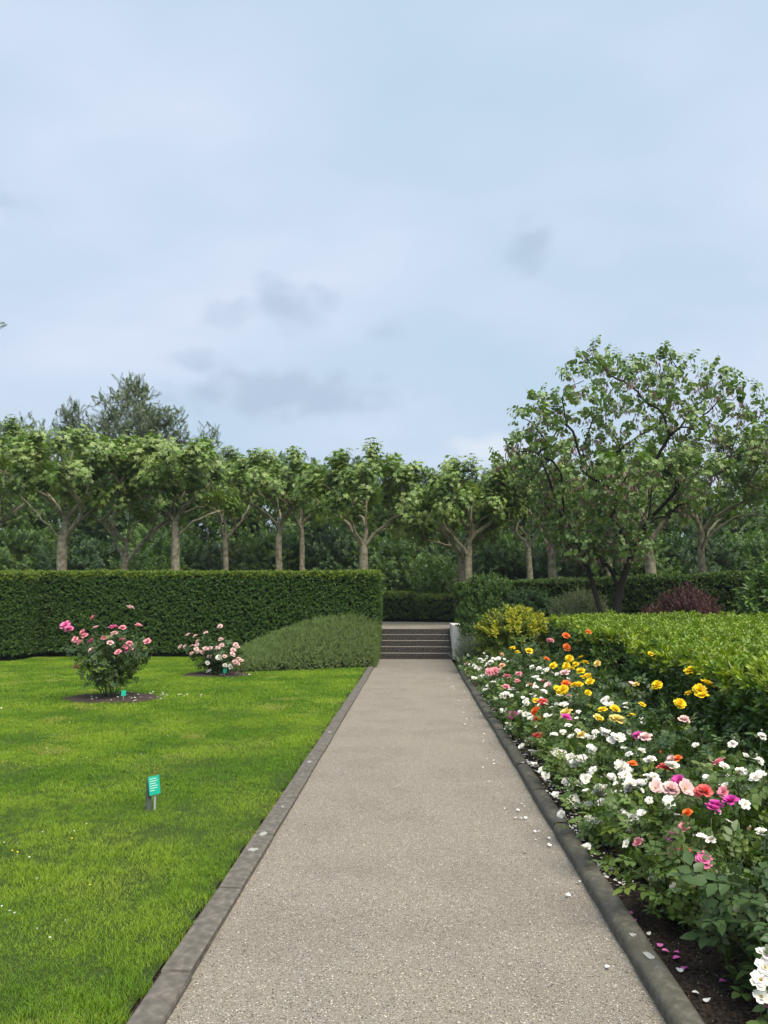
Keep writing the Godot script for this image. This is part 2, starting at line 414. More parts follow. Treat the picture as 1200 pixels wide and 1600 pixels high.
func materials() -> void:
	var grey := func(v: float) -> Color: return Color(v, v, v)
	var bump := noise_tex(3, 0.03, [[0.2, grey.call(0.0)], [0.8, grey.call(1.0)]])
	var fine_bump := noise_tex(4, 0.09, [[0.2, grey.call(0.0)], [0.8, grey.call(1.0)]])
	var grit := grit_pictures()
	M.gravel = world_mat("grit gravel", grit[0], 1.9, 0.92, grit[1], 0.5)
	overlay(M.gravel, noise_tex(8, 0.012, [[0.25, Color(0.90, 0.88, 0.86)], [0.5, Color(0.97, 0.96, 0.95)], [0.75, Color(1, 0.99, 0.96)]]), 5.3)
	M.soil = world_mat("dark garden soil", noise_tex(6, 0.05, [[0.25, Color(0.018, 0.013, 0.010)], [0.55, Color(0.045, 0.032, 0.024)], [0.8, Color(0.085, 0.062, 0.046)]]), 0.7, 0.95, fine_bump, 1.5)
	M.mulch = world_mat("bark mulch", noise_tex(26, 0.07, [[0.25, Color(0.05, 0.036, 0.027)], [0.55, Color(0.105, 0.08, 0.062)], [0.8, Color(0.20, 0.16, 0.13)]]), 0.5, 0.95, fine_bump, 1.5)
	M.crumb = leaf_mat("soil crumbs", 0.95, Color(0, 0, 0), 0.2)
	M.crumb.backlight_enabled = false
	M.turf = world_mat("turf", noise_tex(9, 0.06, [[0.3, Color(0.035, 0.06, 0.010)], [0.7, Color(0.075, 0.12, 0.018)]]), 0.6, 0.95, fine_bump, 1.0)
	M.terrace = world_mat("terrace ground", noise_tex(10, 0.05, [[0.3, Color(0.05, 0.06, 0.03)], [0.7, Color(0.12, 0.11, 0.07)]]), 1.1, 0.95, fine_bump, 1.0)
	M.kerb_flat = world_mat("worn sandstone kerb", noise_tex(12, 0.02, [[0.2, Color(0.105, 0.094, 0.080)], [0.45, Color(0.130, 0.117, 0.100)], [0.65, Color(0.150, 0.134, 0.114)], [0.85, Color(0.21, 0.18, 0.15)]], 512, FastNoiseLite.TYPE_SIMPLEX_SMOOTH, 8), 0.7, 0.85, fine_bump, 0.12)
	M.kerb_round = world_mat("dark rounded kerb", noise_tex(13, 0.02, [[0.2, Color(0.080, 0.075, 0.058)], [0.5, Color(0.102, 0.096, 0.076)], [0.85, Color(0.155, 0.145, 0.118)]], 512, FastNoiseLite.TYPE_SIMPLEX_SMOOTH, 8), 0.7, 0.88, fine_bump, 0.15)
	M.step_stone = world_mat("dark step stone", noise_tex(14, 0.03, [[0.2, Color(0.030, 0.028, 0.026)], [0.5, Color(0.060, 0.055, 0.050)], [0.8, Color(0.11, 0.10, 0.088)]]), 0.8, 0.85, bump, 0.4)
	M.render_wall = world_mat("pale cement", noise_tex(15, 0.02, [[0.2, Color(0.60, 0.58, 0.52)], [0.6, Color(0.76, 0.74, 0.69)], [0.85, Color(0.80, 0.78, 0.74)]]), 0.9, 0.9, fine_bump, 0.2)
	M.lichen = world_mat("pale lichen", noise_tex(16, 0.05, [[0.3, Color(0.24, 0.24, 0.22)], [0.7, Color(0.46, 0.46, 0.42)]]), 0.2, 0.95)
	M.plane_bark = world_mat("plane bark", noise_tex(17, 0.03, [[0.3, Color(0.16, 0.142, 0.092)], [0.44, Color(0.23, 0.205, 0.135)], [0.5, Color(0.31, 0.28, 0.19)], [0.62, Color(0.265, 0.24, 0.16)], [0.75, Color(0.38, 0.345, 0.25)]], 512, FastNoiseLite.TYPE_SIMPLEX_SMOOTH, 3), 3.2, 0.9)
	M.dark_bark = world_mat("dark bark", noise_tex(18, 0.04, [[0.3, Color(0.022, 0.020, 0.016)], [0.55, Color(0.05, 0.045, 0.036)], [0.8, Color(0.085, 0.078, 0.062)]]), 0.5, 0.95, fine_bump, 1.5)
	M.stem = leaf_mat("rose stems", 0.6, Color(0, 0, 0))
	M.stem.backlight_enabled = false
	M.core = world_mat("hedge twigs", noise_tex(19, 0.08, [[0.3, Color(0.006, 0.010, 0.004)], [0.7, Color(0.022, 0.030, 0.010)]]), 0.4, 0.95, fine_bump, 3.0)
	M.leaf = leaf_mat("leaf", 0.42, Color(0.72, 0.78, 0.38), 0.55)
	M.gloss_leaf = leaf_mat("glossy leaf", 0.36, Color(0.62, 0.68, 0.3), 0.5)
	M.rose_leaf = leaf_mat("rose leaf", 0.45, Color(0.68, 0.74, 0.32), 0.5)
	M.grass = leaf_mat("grass blades", 0.55, Color(0.62, 0.68, 0.25), 0.4)
	M.petal_litter = leaf_mat("fallen petals", 0.6, Color(0.4, 0.4, 0.4), 0.4)
	var pc := {"w": Color(0.87, 0.87, 0.79), "y": Color(0.92, 0.68, 0.02), "c": Color(0.86, 0.70, 0.22), "l": Color(0.85, 0.60, 0.57), "k": Color(0.84, 0.22, 0.46), "p": Color(0.86, 0.36, 0.42), "r": Color(0.88, 0.19, 0.17), "a": Color(0.88, 0.55, 0.35), "m": Color(0.70, 0.085, 0.42), "o": Color(0.90, 0.23, 0.045)}
	for k in pc:
		var m := leaf_mat("petals " + k, 0.6, Color(0.45, 0.45, 0.45), 0.35)
		m.albedo_color = (pc[k] as Color).linear_to_srgb()
		M["petal_" + k] = m
	var plain := func(called: String, c: Color, rough: float, metal := 0.0) -> StandardMaterial3D:
		var m := StandardMaterial3D.new()
		m.resource_name = called
		m.albedo_color = c.linear_to_srgb()
		m.roughness = rough
		m.metallic = metal
		return m
	M.stamen = plain.call("stamens", Color(0.62, 0.42, 0.05), 0.8)
	M.sign_green = plain.call("sign enamel", Color(0.008, 0.40, 0.27), 0.4)
	M.sign_text = plain.call("sign print", Color(0.62, 0.80, 0.74), 0.5)
	M.sign_post = plain.call("grey post", Color(0.085, 0.10, 0.095), 0.7)
	M.sign_stake = plain.call("zinc stake", Color(0.42, 0.45, 0.44), 0.5, 0.3)

# ------------------------------------------------------------------ leaf, sprig and bloom shapes

func sprig(n: int, stem: float, l: float, w: float, opening := 0.9, fine := false, pairs := false, droop := 0.2) -> ArrayMesh:
	var st := tool()
	st.set_smooth_group(-1)
	st.set_color(Color(0.75, 0.62, 0.4))
	tube(st, PackedVector3Array([Vector3.ZERO, Vector3(0, stem * 0.55, 0.01), Vector3(0, stem, 0)]), PackedFloat32Array([l * 0.035, l * 0.03, l * 0.015]), 3)
	for i in n:
		var t := (i + 0.6) / n
		var a := i * 2.4 + r_(-0.4, 0.4)
		if pairs:
			a = (i % 2) * PI + (i / 2) * PI * 0.5 + r_(-0.25, 0.25)
		var out := Vector3(cos(a), 0, sin(a))
		var op := opening * (1.0 - 0.45 * t)
		var d := (out * op + Vector3.UP * (0.25 + 0.75 * t) + ball() * 0.25).normalized()
		var nn := (Vector3.UP - d * d.y + out * 0.1 + ball() * 0.25).normalized()
		var ll := l * r_(0.75, 1.15) * (0.8 + 0.3 * sin(PI * t))
		shaded(st)
		leaf(st, Vector3(0, stem * (0.12 + 0.88 * t), 0), d, nn, ll, w * ll / l, r_(0.1, 0.4), droop * r_(0.5, 1.6), fine)
	return done(st)

func lobed(st: SurfaceTool, at: Vector3, d: Vector3, n: Vector3, l: float) -> void:
	# a plane leaf: five pointed lobes round the end of the stalk
	var s := d.cross(n).normalized()
	var prof := [[-2.5, 0.30], [-1.75, 0.56], [-1.3, 0.36], [-0.75, 0.80], [-0.38, 0.46], [0.0, 1.0], [0.38, 0.46], [0.75, 0.80], [1.3, 0.36], [1.75, 0.56], [2.5, 0.30]]
	var pts := []
	var bend := r_(0.1, 0.5)
	for p in prof:
		var rr: float = l * 0.62 * p[1]
		var u := cos(p[0]) * rr
		var v := sin(p[0]) * rr
		pts.append(at + d * u + s * v - n * (bend * (u * u + v * v * 1.4) / l) + n * r_(-0.03, 0.03) * l)
	for i in pts.size() - 1:
		tri(st, at, pts[i], pts[i + 1])

func plane_shoot() -> ArrayMesh:
	var st := tool()
	st.set_smooth_group(-1)
	st.set_color(Color(0.8, 0.7, 0.5))
	tube(st, PackedVector3Array([Vector3.ZERO, Vector3(0.02, 0.3, 0), Vector3(0, 0.6, 0.03)]), PackedFloat32Array([0.009, 0.006, 0.003]), 3)
	for i in 9:
		var t := (i + 0.5) / 9.0
		var a := i * 2.4 + r_(-0.4, 0.4)
		var out := Vector3(cos(a), 0, sin(a))
		var p := Vector3(0, 0.1 + 0.5 * t, 0) + out * r_(0.06, 0.12)
		var d := (out + Vector3.UP * r_(-0.5, 0.45) + ball() * 0.3).normalized()
		var nn := (Vector3.UP + out * 0.35 + ball() * 0.55)
		nn = (nn - d * nn.dot(d)).normalized()
		shaded(st, 0.22)
		lobed(st, p, d, nn, r_(0.16, 0.25))
	return done(st)

func heart_sprig() -> ArrayMesh:
	var st := tool()
	st.set_smooth_group(-1)
	st.set_color(Color(0.5, 0.36, 0.26))
	tube(st, PackedVector3Array([Vector3.ZERO, Vector3(0.015, 0.16, 0), Vector3(0, 0.32, 0.02)]), PackedFloat32Array([0.005, 0.004, 0.002]), 3)
	for i in 8:
		var t := (i + 0.5) / 8.0
		var a := i * PI + r_(-0.8, 0.8)
		var out := Vector3(cos(a), 0, sin(a))
		var at := Vector3(0, 0.06 + 0.28 * t, 0) + out * 0.035
		var d := (out + Vector3.UP * r_(-0.9, 0.1) + ball() * 0.3).normalized()
		var nn := Vector3.UP + out * 0.4 + ball() * 0.6
		nn = (nn - d * nn.dot(d)).normalized()
		var s := d.cross(nn)
		var l := r_(0.085, 0.125)
		shaded(st, 0.22)
		var pts := []
		for p in [[-0.12, -0.28], [0.12, -0.52], [0.5, -0.5], [0.82, -0.25], [1.0, 0.0], [0.82, 0.25], [0.5, 0.5], [0.12, 0.52], [-0.12, 0.28]]:
			pts.append(at + d * (l * p[0]) + s * (l * p[1]) + nn * (absf(p[1]) * 0.2 * l - p[0] * p[0] * 0.15 * l))
		for k in pts.size() - 1:
			tri(st, at, pts[k], pts[k + 1])
	return done(st)

func pod_bunch() -> ArrayMesh:
	var st := tool()
	st.set_smooth_group(-1)
	for i in 7:
		shaded(st, 0.25)
		var a := r_(0, TAU)
		var d := (Vector3(cos(a) * 0.35, -1, sin(a) * 0.35)).normalized()
		leaf(st, Vector3(cos(a) * 0.025, r_(-0.03, 0.03), sin(a) * 0.025), d, d.cross(Vector3(sin(a), 0, cos(a))).normalized(), r_(0.09, 0.12), 0.02, 0.15, 0.1, false)
	return done(st)

func rose_leaf(l: float) -> ArrayMesh:
	# five leaflets on a stalk, along +y, faces +z
	var st := tool()
	st.set_color(Color(0.8, 0.8, 0.6))
	tube(st, PackedVector3Array([Vector3.ZERO, Vector3(0, l * 1.0, 0.01), Vector3(0, l * 1.7, -0.005)]), PackedFloat32Array([0.0018, 0.0015, 0.001]), 3)
	var k := 0
	for p in [[0.75, -1.0, 0.8], [0.75, 1.0, 0.8], [1.3, -0.9, 0.95], [1.3, 0.9, 0.95], [1.7, 0.0, 1.1]]:
		k += 1
		shaded(st, 0.12)
		st.set_smooth_group(k)
		var d := Vector3(sin(p[1] * 1.05), cos(p[1] * 1.05), r_(-0.15, 0.15)).normalized()
		var n := (Vector3.BACK + ball() * 0.2)
		n = (n - d * n.dot(d)).normalized()
		leaf(st, Vector3(signf(p[1]) * 0.004, l * p[0], 0.004), d, n, l * p[2], l * p[2] * r_(0.62, 0.74), r_(0.12, 0.3), r_(0.12, 0.3))
	return done(st)

func petal(st: SurfaceTool, a: float, l: float, w: float, t0: float, t1: float, y0 := 0.0) -> void:
	var out := Vector3(cos(a), 0, sin(a))
	var s := Vector3(-sin(a), 0, cos(a))
	var rows := []
	var p := Vector3(0, y0, 0) + out * 0.02
	var ws := [0.22, 0.95, 0.62]
	for i in 3:
		var t := deg_to_rad(lerpf(t0, t1, i / 2.0))
		var d := out * sin(t) + Vector3.UP * cos(t)
		var n := out * -cos(t) + Vector3.UP * sin(t)
		if i > 0:
			p += d * (l / 2.0)
		var o: float = w * 0.5 * ws[i]
		var c := 0.22 + r_(-0.1, 0.1)
		rows.append([p - s * o + n * (o * c), p - n * (o * c * 0.4), p + s * o + n * (o * c)])
	for i in 2:
		for k in 2:
			quad(st, rows[i][k], rows[i + 1][k], rows[i + 1][k + 1], rows[i][k + 1])

func bloom(rings: Array, stamens: float, stalk := 2.4) -> ArrayMesh:
	var st := tool()
	var g := 1
	for r in rings:
		var off := r_(0, TAU)
		for i in r[0]:
			g += 1
			st.set_smooth_group(g)
			var k := r_(0.86, 1.1)
			st.set_color(Color(k, k * r_(0.9, 1.05), k * r_(0.88, 1.06)))
			petal(st, off + TAU * i / r[0] + r_(-0.15, 0.15), r[1] * r_(0.88, 1.1), r[2] * r_(0.9, 1.1), r[3] + r_(-8, 8), r[4] + r_(-12, 12), r_(-0.02, 0.02))
	var m := done(st)
	var s2 := tool()
	if stamens > 0.0:
		for i in 14:
			var d := (Vector3.UP + ball() * 0.8).normalized()
			tube(s2, PackedVector3Array([d * 0.02, d * stamens, d * (stamens + 0.04)]), PackedFloat32Array([0.006, 0.008, 0.02]), 3)
		s2.generate_normals()
		s2.commit(m)
	var s3 := tool()
	s3.set_color(Color(0.075, 0.12, 0.03))
	tube(s3, PackedVector3Array([Vector3(0, -stalk, r_(-0.3, 0.3)), Vector3(0.02, -stalk * 0.4, 0), Vector3(0, -0.12, 0), Vector3(0, -0.05, 0), Vector3(0, 0.03, 0)]), PackedFloat32Array([0.03, 0.028, 0.03, 0.075, 0.05]), 5)
	s3.generate_normals()
	s3.commit(m)
	return m

func shapes() -> void:
	S.hornbeam = sprig(12, 0.11, 0.045, 0.026)
	S.yew = sprig(16, 0.10, 0.030, 0.008)
	S.privet = sprig(12, 0.12, 0.066, 0.025, 0.85, true, true)
	S.privet_tip = sprig(12, 0.12, 0.054, 0.025, 1.0, true, true)
	S.laurel = sprig(9, 0.22, 0.13, 0.045, 0.9, true)
	S.shrub = sprig(14, 0.20, 0.065, 0.034, 0.95, true)
	S.golden = sprig(12, 0.18, 0.085, 0.036, 0.8, true)
	S.narrow = sprig(14, 0.26, 0.075, 0.016, 0.7)
	S.barberry = sprig(18, 0.20, 0.032, 0.018, 0.9)
	S.grey_spike = sprig(20, 0.30, 0.05, 0.007, 0.6)
	S.juniper = sprig(22, 0.16, 0.026, 0.008, 0.9)
	S.wood = sprig(30, 0.50, 0.10, 0.065, 1.3)
	S.birch = sprig(30, 0.55, 0.075, 0.05, 1.3, false, false, 0.5)
	S.plane = plane_shoot()
	S.heart = heart_sprig()
	S.pods = pod_bunch()
	S.rose = [rose_leaf(0.036), rose_leaf(0.042), rose_leaf(0.048)]
	S.double = [bloom([[6, 0.52, 0.5, 40, 85], [6, 0.44, 0.44, 28, 58], [5, 0.36, 0.36, 15, 32], [4, 0.28, 0.3, 4, 12]], 0.0), bloom([[7, 0.5, 0.46, 50, 100], [6, 0.45, 0.42, 35, 70], [6, 0.38, 0.36, 20, 42], [4, 0.28, 0.26, 5, 15]], 0.0)]
	S.open = [bloom([[6, 0.5, 0.5, 48, 82], [5, 0.40, 0.40, 30, 66]], 0.13), bloom([[5, 0.52, 0.56, 52, 90], [5, 0.42, 0.42, 36, 74], [3, 0.3, 0.3, 20, 40]], 0.12), bloom([[5, 0.5, 0.55, 35, 66], [4, 0.4, 0.42, 22, 46]], 0.11)]
	S.bud = [bloom([[4, 0.55, 0.34, 24, 2], [3, 0.5, 0.3, 12, -2]], 0.0)]

# ------------------------------------------------------------------ ground, path, kerbs

func sheet(x0: float, x1: float, z0: float, z1: float, y: float, nx := 1, nz := 1, lump := 0.0, sc := 4.0) -> ArrayMesh:
	var st := tool()
	var g := []
	for i in nx + 1:
		var col := PackedVector3Array()
		for j in nz + 1:
			var p := Vector3(lerpf(x0, x1, float(i) / nx), y, lerpf(z0, z1, float(j) / nz))
			if lump > 0.0:
				p.y += lump * (wob.get_noise_2d(p.x * sc, p.z * sc) + 0.6 * wob.get_noise_2d(p.x * sc * 4, p.z * sc * 4 + 50))
			col.append(p)
		g.append(col)
	for i in nx:
		for j in nz:
			quad(st, g[i][j], g[i][j + 1], g[i + 1][j + 1], g[i + 1][j])
	return done(st)

func ground_and_path() -> void:
	structure("ground", sheet(-300, 300, 60, -420, -0.06), M.turf)
	structure("path", sheet(-0.925, 0.925, 4, -19.9, 0.0, 16, 160, 0.003, 1.3), M.gravel)
	structure("lawn", sheet(-15, -1.08, 4, -20.6, 0.0, 40, 60, 0.02, 0.5), M.turf)
	structure("lawn_edge", sheet(-1.12, -1.04, 4, -17.6, -0.012, 1, 1), M.soil)
	structure("soil_bed", sheet(1.02, 13.0, 4, -21.3, 0.006, 200, 320, 0.030, 5.0), M.soil)
	# kerbs, stone by stone
	var left := Node3D.new()
	left.name = "kerb_left"
	left.set_meta("kind", "structure")
	add_child(left)
	var flat := []
	for i in 4:
		flat.append(bevel_box(Vector3(0.125, 0.14, 0.905), 0.012, 0.004))
	var z := 1.3
	while z > -17.4:
		var o := mesh_node("kerb_stone", flat[rng.randi() % 4], M.kerb_flat, left)
		o.position = Vector3(-0.985 + r_(-0.004, 0.004), -0.108 + r_(-0.004, 0.004), z - 0.455)
		o.rotation = Vector3(r_(-0.004, 0.004), r_(-0.006, 0.006) + (PI if rng.randf() < 0.5 else 0.0), r_(-0.02, 0.02))
		z -= 0.915
	var right := Node3D.new()
	right.name = "kerb_right"
	right.set_meta("kind", "structure")
	add_child(right)
	var rounded := []
	for i in 4:
		rounded.append(round_kerb(0.905))
	z = 1.05
	while z > -16.6:
		var o := mesh_node("kerb_stone", rounded[rng.randi() % 4], M.kerb_round, right)
		o.position = Vector3(0.972 + r_(-0.005, 0.005), r_(-0.005, 0.004), z - 0.455)
		o.rotation = Vector3(r_(-0.004, 0.004), r_(-0.007, 0.007) + (PI if rng.randf() < 0.5 else 0.0), r_(-0.02, 0.02))
		z -= 0.914
	# pale marks on the kerbs
	for p in [[-0.99, -5.10, 0.030, left], [-0.985, -4.78, 0.034, left], [-0.975, -5.75, 0.020, left], [-0.99, -7.3, 0.024, left], [-0.98, -8.9, 0.026, left], [0.972, -3.42, 0.022, right], [0.96, -3.62, 0.016, right], [0.975, -7.2, 0.022, right]]:
		var st := tool()
		var y := 0.036 if p[3] == left else 0.068
		var c := Vector3(p[0], y, p[1])
		var ring := []
		for k in 11:
			var a := TAU * k / 11
			ring.append(c + Vector3(cos(a) * p[2] * r_(0.6, 1.3), -0.004 * r_(0, 1), sin(a) * p[2] * 1.5 * r_(0.5, 1.3)))
		for k in 11:
			tri(st, c, ring[(k + 1) % 11], ring[k])
		mesh_node("lichen_patch", done(st), M.lichen, p[3])
	# loose grit on the path
	var st2 := tool()
	st2.set_smooth_group(-1)
	var o6 := [Vector3(1, 0, 0), Vector3(0, 0, 0.8), Vector3(-0.9, 0.1, 0), Vector3(0, 0, -0.9), Vector3(0.1, 0.6, 0.1), Vector3(0, -0.5, 0)]
	for k in 4:
		tri(st2, o6[k], o6[4], o6[(k + 1) % 4])
		tri(st2, o6[(k + 1) % 4], o6[5], o6[k])
	S.chip = done(st2)
	var xf: Array[Transform3D] = []
	var tint := PackedColorArray()
	for i in 26000:
		var zz := -2.2 - 6.0 * pow(rng.randf(), 1.6)
		var s := r_(0.0012, 0.0032) + 0.002 * pow(rng.randf(), 6.0)
		xf.append(Transform3D(frame(Vector3(r_(-0.3, 0.3), 1, r_(-0.3, 0.3)), r_(0, TAU)).scaled(Vector3(s, s, s)), Vector3(r_(-0.9, 0.9), 0.004 + 0.006 * wob.get_noise_2d(0, 0), zz)))
		var g := 0.29 + 0.13 * rng.randfn()
		if rng.randf() < 0.08:
			g = r_(0.5, 0.7)
		g = clampf(g, 0.1, 0.75)
		tint.append(Color(g * 1.03, g * 0.98, g * 0.9))
	var gr := scatter("gravel", S.chip, M.crumb, xf, tint)
	gr.set_meta("label", "loose pale grit lying on the garden path")
	gr.set_meta("category", "gravel")
	# crumbs and pale chips on the soil
	xf = []
	tint = PackedColorArray()
	for i in 14000:
		var zz := -2.4 - 9.0 * pow(rng.randf(), 1.7)
		var xx := 1.04 + 1.1 * pow(rng.randf(), 1.3)
		var pale := rng.randf() < 0.17
		var s := r_(0.002, 0.0045) if pale else r_(0.003, 0.011)
		var y := soil_y(xx, zz)
		xf.append(Transform3D(frame(Vector3(r_(-0.6, 0.6), 1, r_(-0.6, 0.6)), r_(0, TAU)).scaled(Vector3(s, s, s)), Vector3(xx, y, zz)))
		var g := r_(0.25, 0.5) if pale else r_(0.012, 0.065)
		tint.append(Color(g, g * 0.8, g * 0.62))
	var cr := scatter("dirt", S.chip, M.crumb, xf, tint)
	cr.set_meta("label", "dark crumbs and pale chips strewn over the rose bed soil")
	cr.set_meta("category", "soil")

func soil_y(x: float, z: float) -> float:
	return 0.006 + 0.030 * (wob.get_noise_2d(x * 5.0, z * 5.0) + 0.6 * wob.get_noise_2d(x * 20.0, z * 20.0 + 50))

func round_kerb(l: float) -> ArrayMesh:
	var st := tool()
	var prof := [Vector2(-0.056, -0.06), Vector2(-0.058, 0.034), Vector2(-0.050, 0.054), Vector2(-0.032, 0.064), Vector2(0, 0.067), Vector2(0.032, 0.064), Vector2(0.050, 0.054), Vector2(0.058, 0.034), Vector2(0.056, -0.06)]
	var rings := []
	for i in 8:
		var t := i / 7.0
		var pull := 0.006 if i == 0 or i == 7 else 0.0
		var ring := PackedVector3Array()
		for p in prof:
			ring.append(Vector3(p.x * (1.0 - pull * 10) + r_(-0.001, 0.001), p.y - pull + r_(-0.001, 0.001), (t - 0.5) * l))
		rings.append(ring)
	for i in 7:
		for k in prof.size() - 1:
			quad(st, rings[i][k], rings[i + 1][k], rings[i + 1][k + 1], rings[i][k + 1])
	for e in [0, 7]:
		for k in range(1, prof.size() - 1):
			tri(st, rings[e][0], rings[e][k], rings[e][k + 1])
	return done(st)

func steps_and_terrace() -> void:
	var t := thing("garden_steps", "flight of five dark stone steps with pale gravel treads at the path's end", "steps", Vector3(0, 0, -19.85))
	for i in 5:
		var s := Node3D.new()
		s.name = "step"
		t.add_child(s, true)
		s.position = Vector3(-0.01, 0, -0.36 * i)
		mesh_node("riser", bevel_box(Vector3(1.90, 0.142 * (i + 1), 0.06), 0.008, 0.002), M.step_stone, s).position = Vector3(0, 0, -0.03)
		mesh_node("tread", bevel_box(Vector3(1.896, 0.142 * (i + 1) - 0.003, 0.298), 0.004), M.gravel, s).position = Vector3(0, 0, -0.2105)
	var w := mesh_node("cheek_wall", bevel_box(Vector3(0.24, 0.87, 1.7), 0.012, 0.003), M.render_wall)
	w.position = Vector3(1.085, 0, -20.68)
	w.set_meta("label", "low pale cement wall flanking the steps beside the green shrubs")
	w.set_meta("category", "wall")
	# terrace: one sheet with its front edge behind the hedges
	var edge := PackedVector2Array([Vector2(-120, -21.0), Vector2(-1.0, -21.0), Vector2(-1.0, -21.66), Vector2(1.3, -21.66), Vector2(1.3, -22.0), Vector2(10.5, -17.9), Vector2(120, -17.9)])
	var poly := edge.duplicate()
	poly.append_array(PackedVector2Array([Vector2(120, -300), Vector2(-120, -300)]))
	var st := tool()
	var idx := Geometry2D.triangulate_polygon(poly)
	for i in range(0, idx.size(), 3):
		var v := [poly[idx[i]], poly[idx[i + 1]], poly[idx[i + 2]]]
		tri(st, Vector3(v[0].x, 0.70, v[0].y), Vector3(v[1].x, 0.70, v[1].y), Vector3(v[2].x, 0.70, v[2].y))
	for i in edge.size() - 1:
		var a := edge[i]
		var b := edge[i + 1]
		st.set_smooth_group(-1)
		quad(st, Vector3(a.x, 0.70, a.y), Vector3(b.x, 0.70, b.y), Vector3(b.x, -0.05, b.y), Vector3(a.x, -0.05, a.y))
	structure("terrace", done(st), M.terrace)
	structure("terrace_path", sheet(-1.3, 1.25, -21.64, -27.95, 0.706, 10, 30, 0.004, 1.3), M.gravel)

# ------------------------------------------------------------------ hedges

func hedge(called: String, label: String, poly: PackedVector2Array, y0: float, top: Callable, look: Dictionary) -> void:
	var t := thing(called, label, "hedge", Vector3(poly[0].x, y0, poly[0].y), look.get("group", ""))
	var org := t.position
	if Geometry2D.is_polygon_clockwise(poly):
		poly.reverse()
	var inner: PackedVector2Array = Geometry2D.offset_polygon(poly, -0.07)[0]
	var st := tool()
	st.set_smooth_group(-1)
	var idx := Geometry2D.triangulate_polygon(inner)
	for i in range(0, idx.size(), 3):
		var v := []
		for k in 3:
			var p := inner[idx[i + k]]
			v.append(Vector3(p.x, top.call(p) - 0.07, p.y) - org)
		tri(st, v[0], v[1], v[2])
	for i in inner.size():
		var a := inner[i]
		var b := inner[(i + 1) % inner.size()]
		quad(st, Vector3(a.x, y0, a.y) - org, Vector3(b.x, y0, b.y) - org, Vector3(b.x, top.call(b) - 0.07, b.y) - org, Vector3(a.x, top.call(a) - 0.07, a.y) - org)
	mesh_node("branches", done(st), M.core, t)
	var xf: Array[Transform3D] = []
	var tint := PackedColorArray()
	var dens: float = look.density
	var und: float = look.get("wave", 0.05)
	for i in poly.size():
		var a := poly[i]
		var b := poly[(i + 1) % poly.size()]
		var e := b - a
		var nrm := Vector2(e.y, -e.x).normalized()
		var mid := (a + b) / 2
		var seen := nrm.dot(Vector2(0, 0) - mid) > -0.5
		var hh: float = top.call(mid) - y0
		var n := int(e.length() * hh * dens * (1.0 if seen else 0.25))
		for k in n:
			var f := rng.randf()
			var p := a + e * f
			var ty: float = top.call(p)
			var y := y0 + 0.12 + (ty - y0 - 0.12) * rng.randf()
			var w := wob.get_noise_3d(p.x * 2.2, y * 2.2, p.y * 2.2) * und * 2.0 - r_(0.03, 0.10)
			var at := Vector3(p.x + nrm.x * w, y, p.y + nrm.y * w)
			var d := Vector3(nrm.x, r_(0.0, 0.8), nrm.y) + ball() * 0.7
			var s := r_(0.75, 1.3) * float(look.get("scale", 1.0))
			xf.append(Transform3D(frame(d, r_(0, TAU)).scaled_local(Vector3(s, s, s)), at - org))
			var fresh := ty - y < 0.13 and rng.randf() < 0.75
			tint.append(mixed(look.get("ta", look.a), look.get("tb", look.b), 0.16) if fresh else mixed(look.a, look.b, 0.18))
	if xf.size():
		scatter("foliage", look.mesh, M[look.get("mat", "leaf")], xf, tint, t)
	xf = []
	tint = PackedColorArray()
	var lo := poly[0]
	var hi := poly[0]
	for p in poly:
		lo = lo.min(p)
		hi = hi.max(p)
	var area := (hi.x - lo.x) * (hi.y - lo.y)
	var n2 := int(area * dens * float(look.get("top_density", 1.0)))
	for k in n2:
		var p := Vector2(r_(lo.x, hi.x), r_(lo.y, hi.y))
		if not Geometry2D.is_point_in_polygon(p, poly):
			continue
		if p.length() > 8.5 and look.has("thin_far") and rng.randf() < float(look.thin_far):
			continue
		var ty: float = top.call(p)
		var w := wob.get_noise_2d(p.x * 3.0, p.y * 3.0) * und * 1.6 - r_(0.02, 0.09)
		var d := Vector3(0, 1, 0) + ball() * 0.75
		var s := r_(0.7, 1.25) * float(look.get("scale", 1.0))
		xf.append(Transform3D(frame(d, r_(0, TAU)).scaled_local(Vector3(s, s, s)), Vector3(p.x, ty + w, p.y) - org))
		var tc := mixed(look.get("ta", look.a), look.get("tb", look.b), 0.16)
		var old := wob.get_noise_2d(p.x * 1.6 + 40.0, p.y * 1.6) + 0.5 * wob.get_noise_2d(p.x * 7.0, p.y * 7.0)
		if rng.randf() < clampf(0.25 + old * 1.1, 0.05, 0.75):
			tc = tc.lerp(mixed(look.b, look.b, 0.15), 0.35)
		tint.append(tc)
	scatter("shoots", look.get("top_mesh", look.mesh), M[look.get("top_mat", look.get("mat", "leaf"))], xf, tint, t)

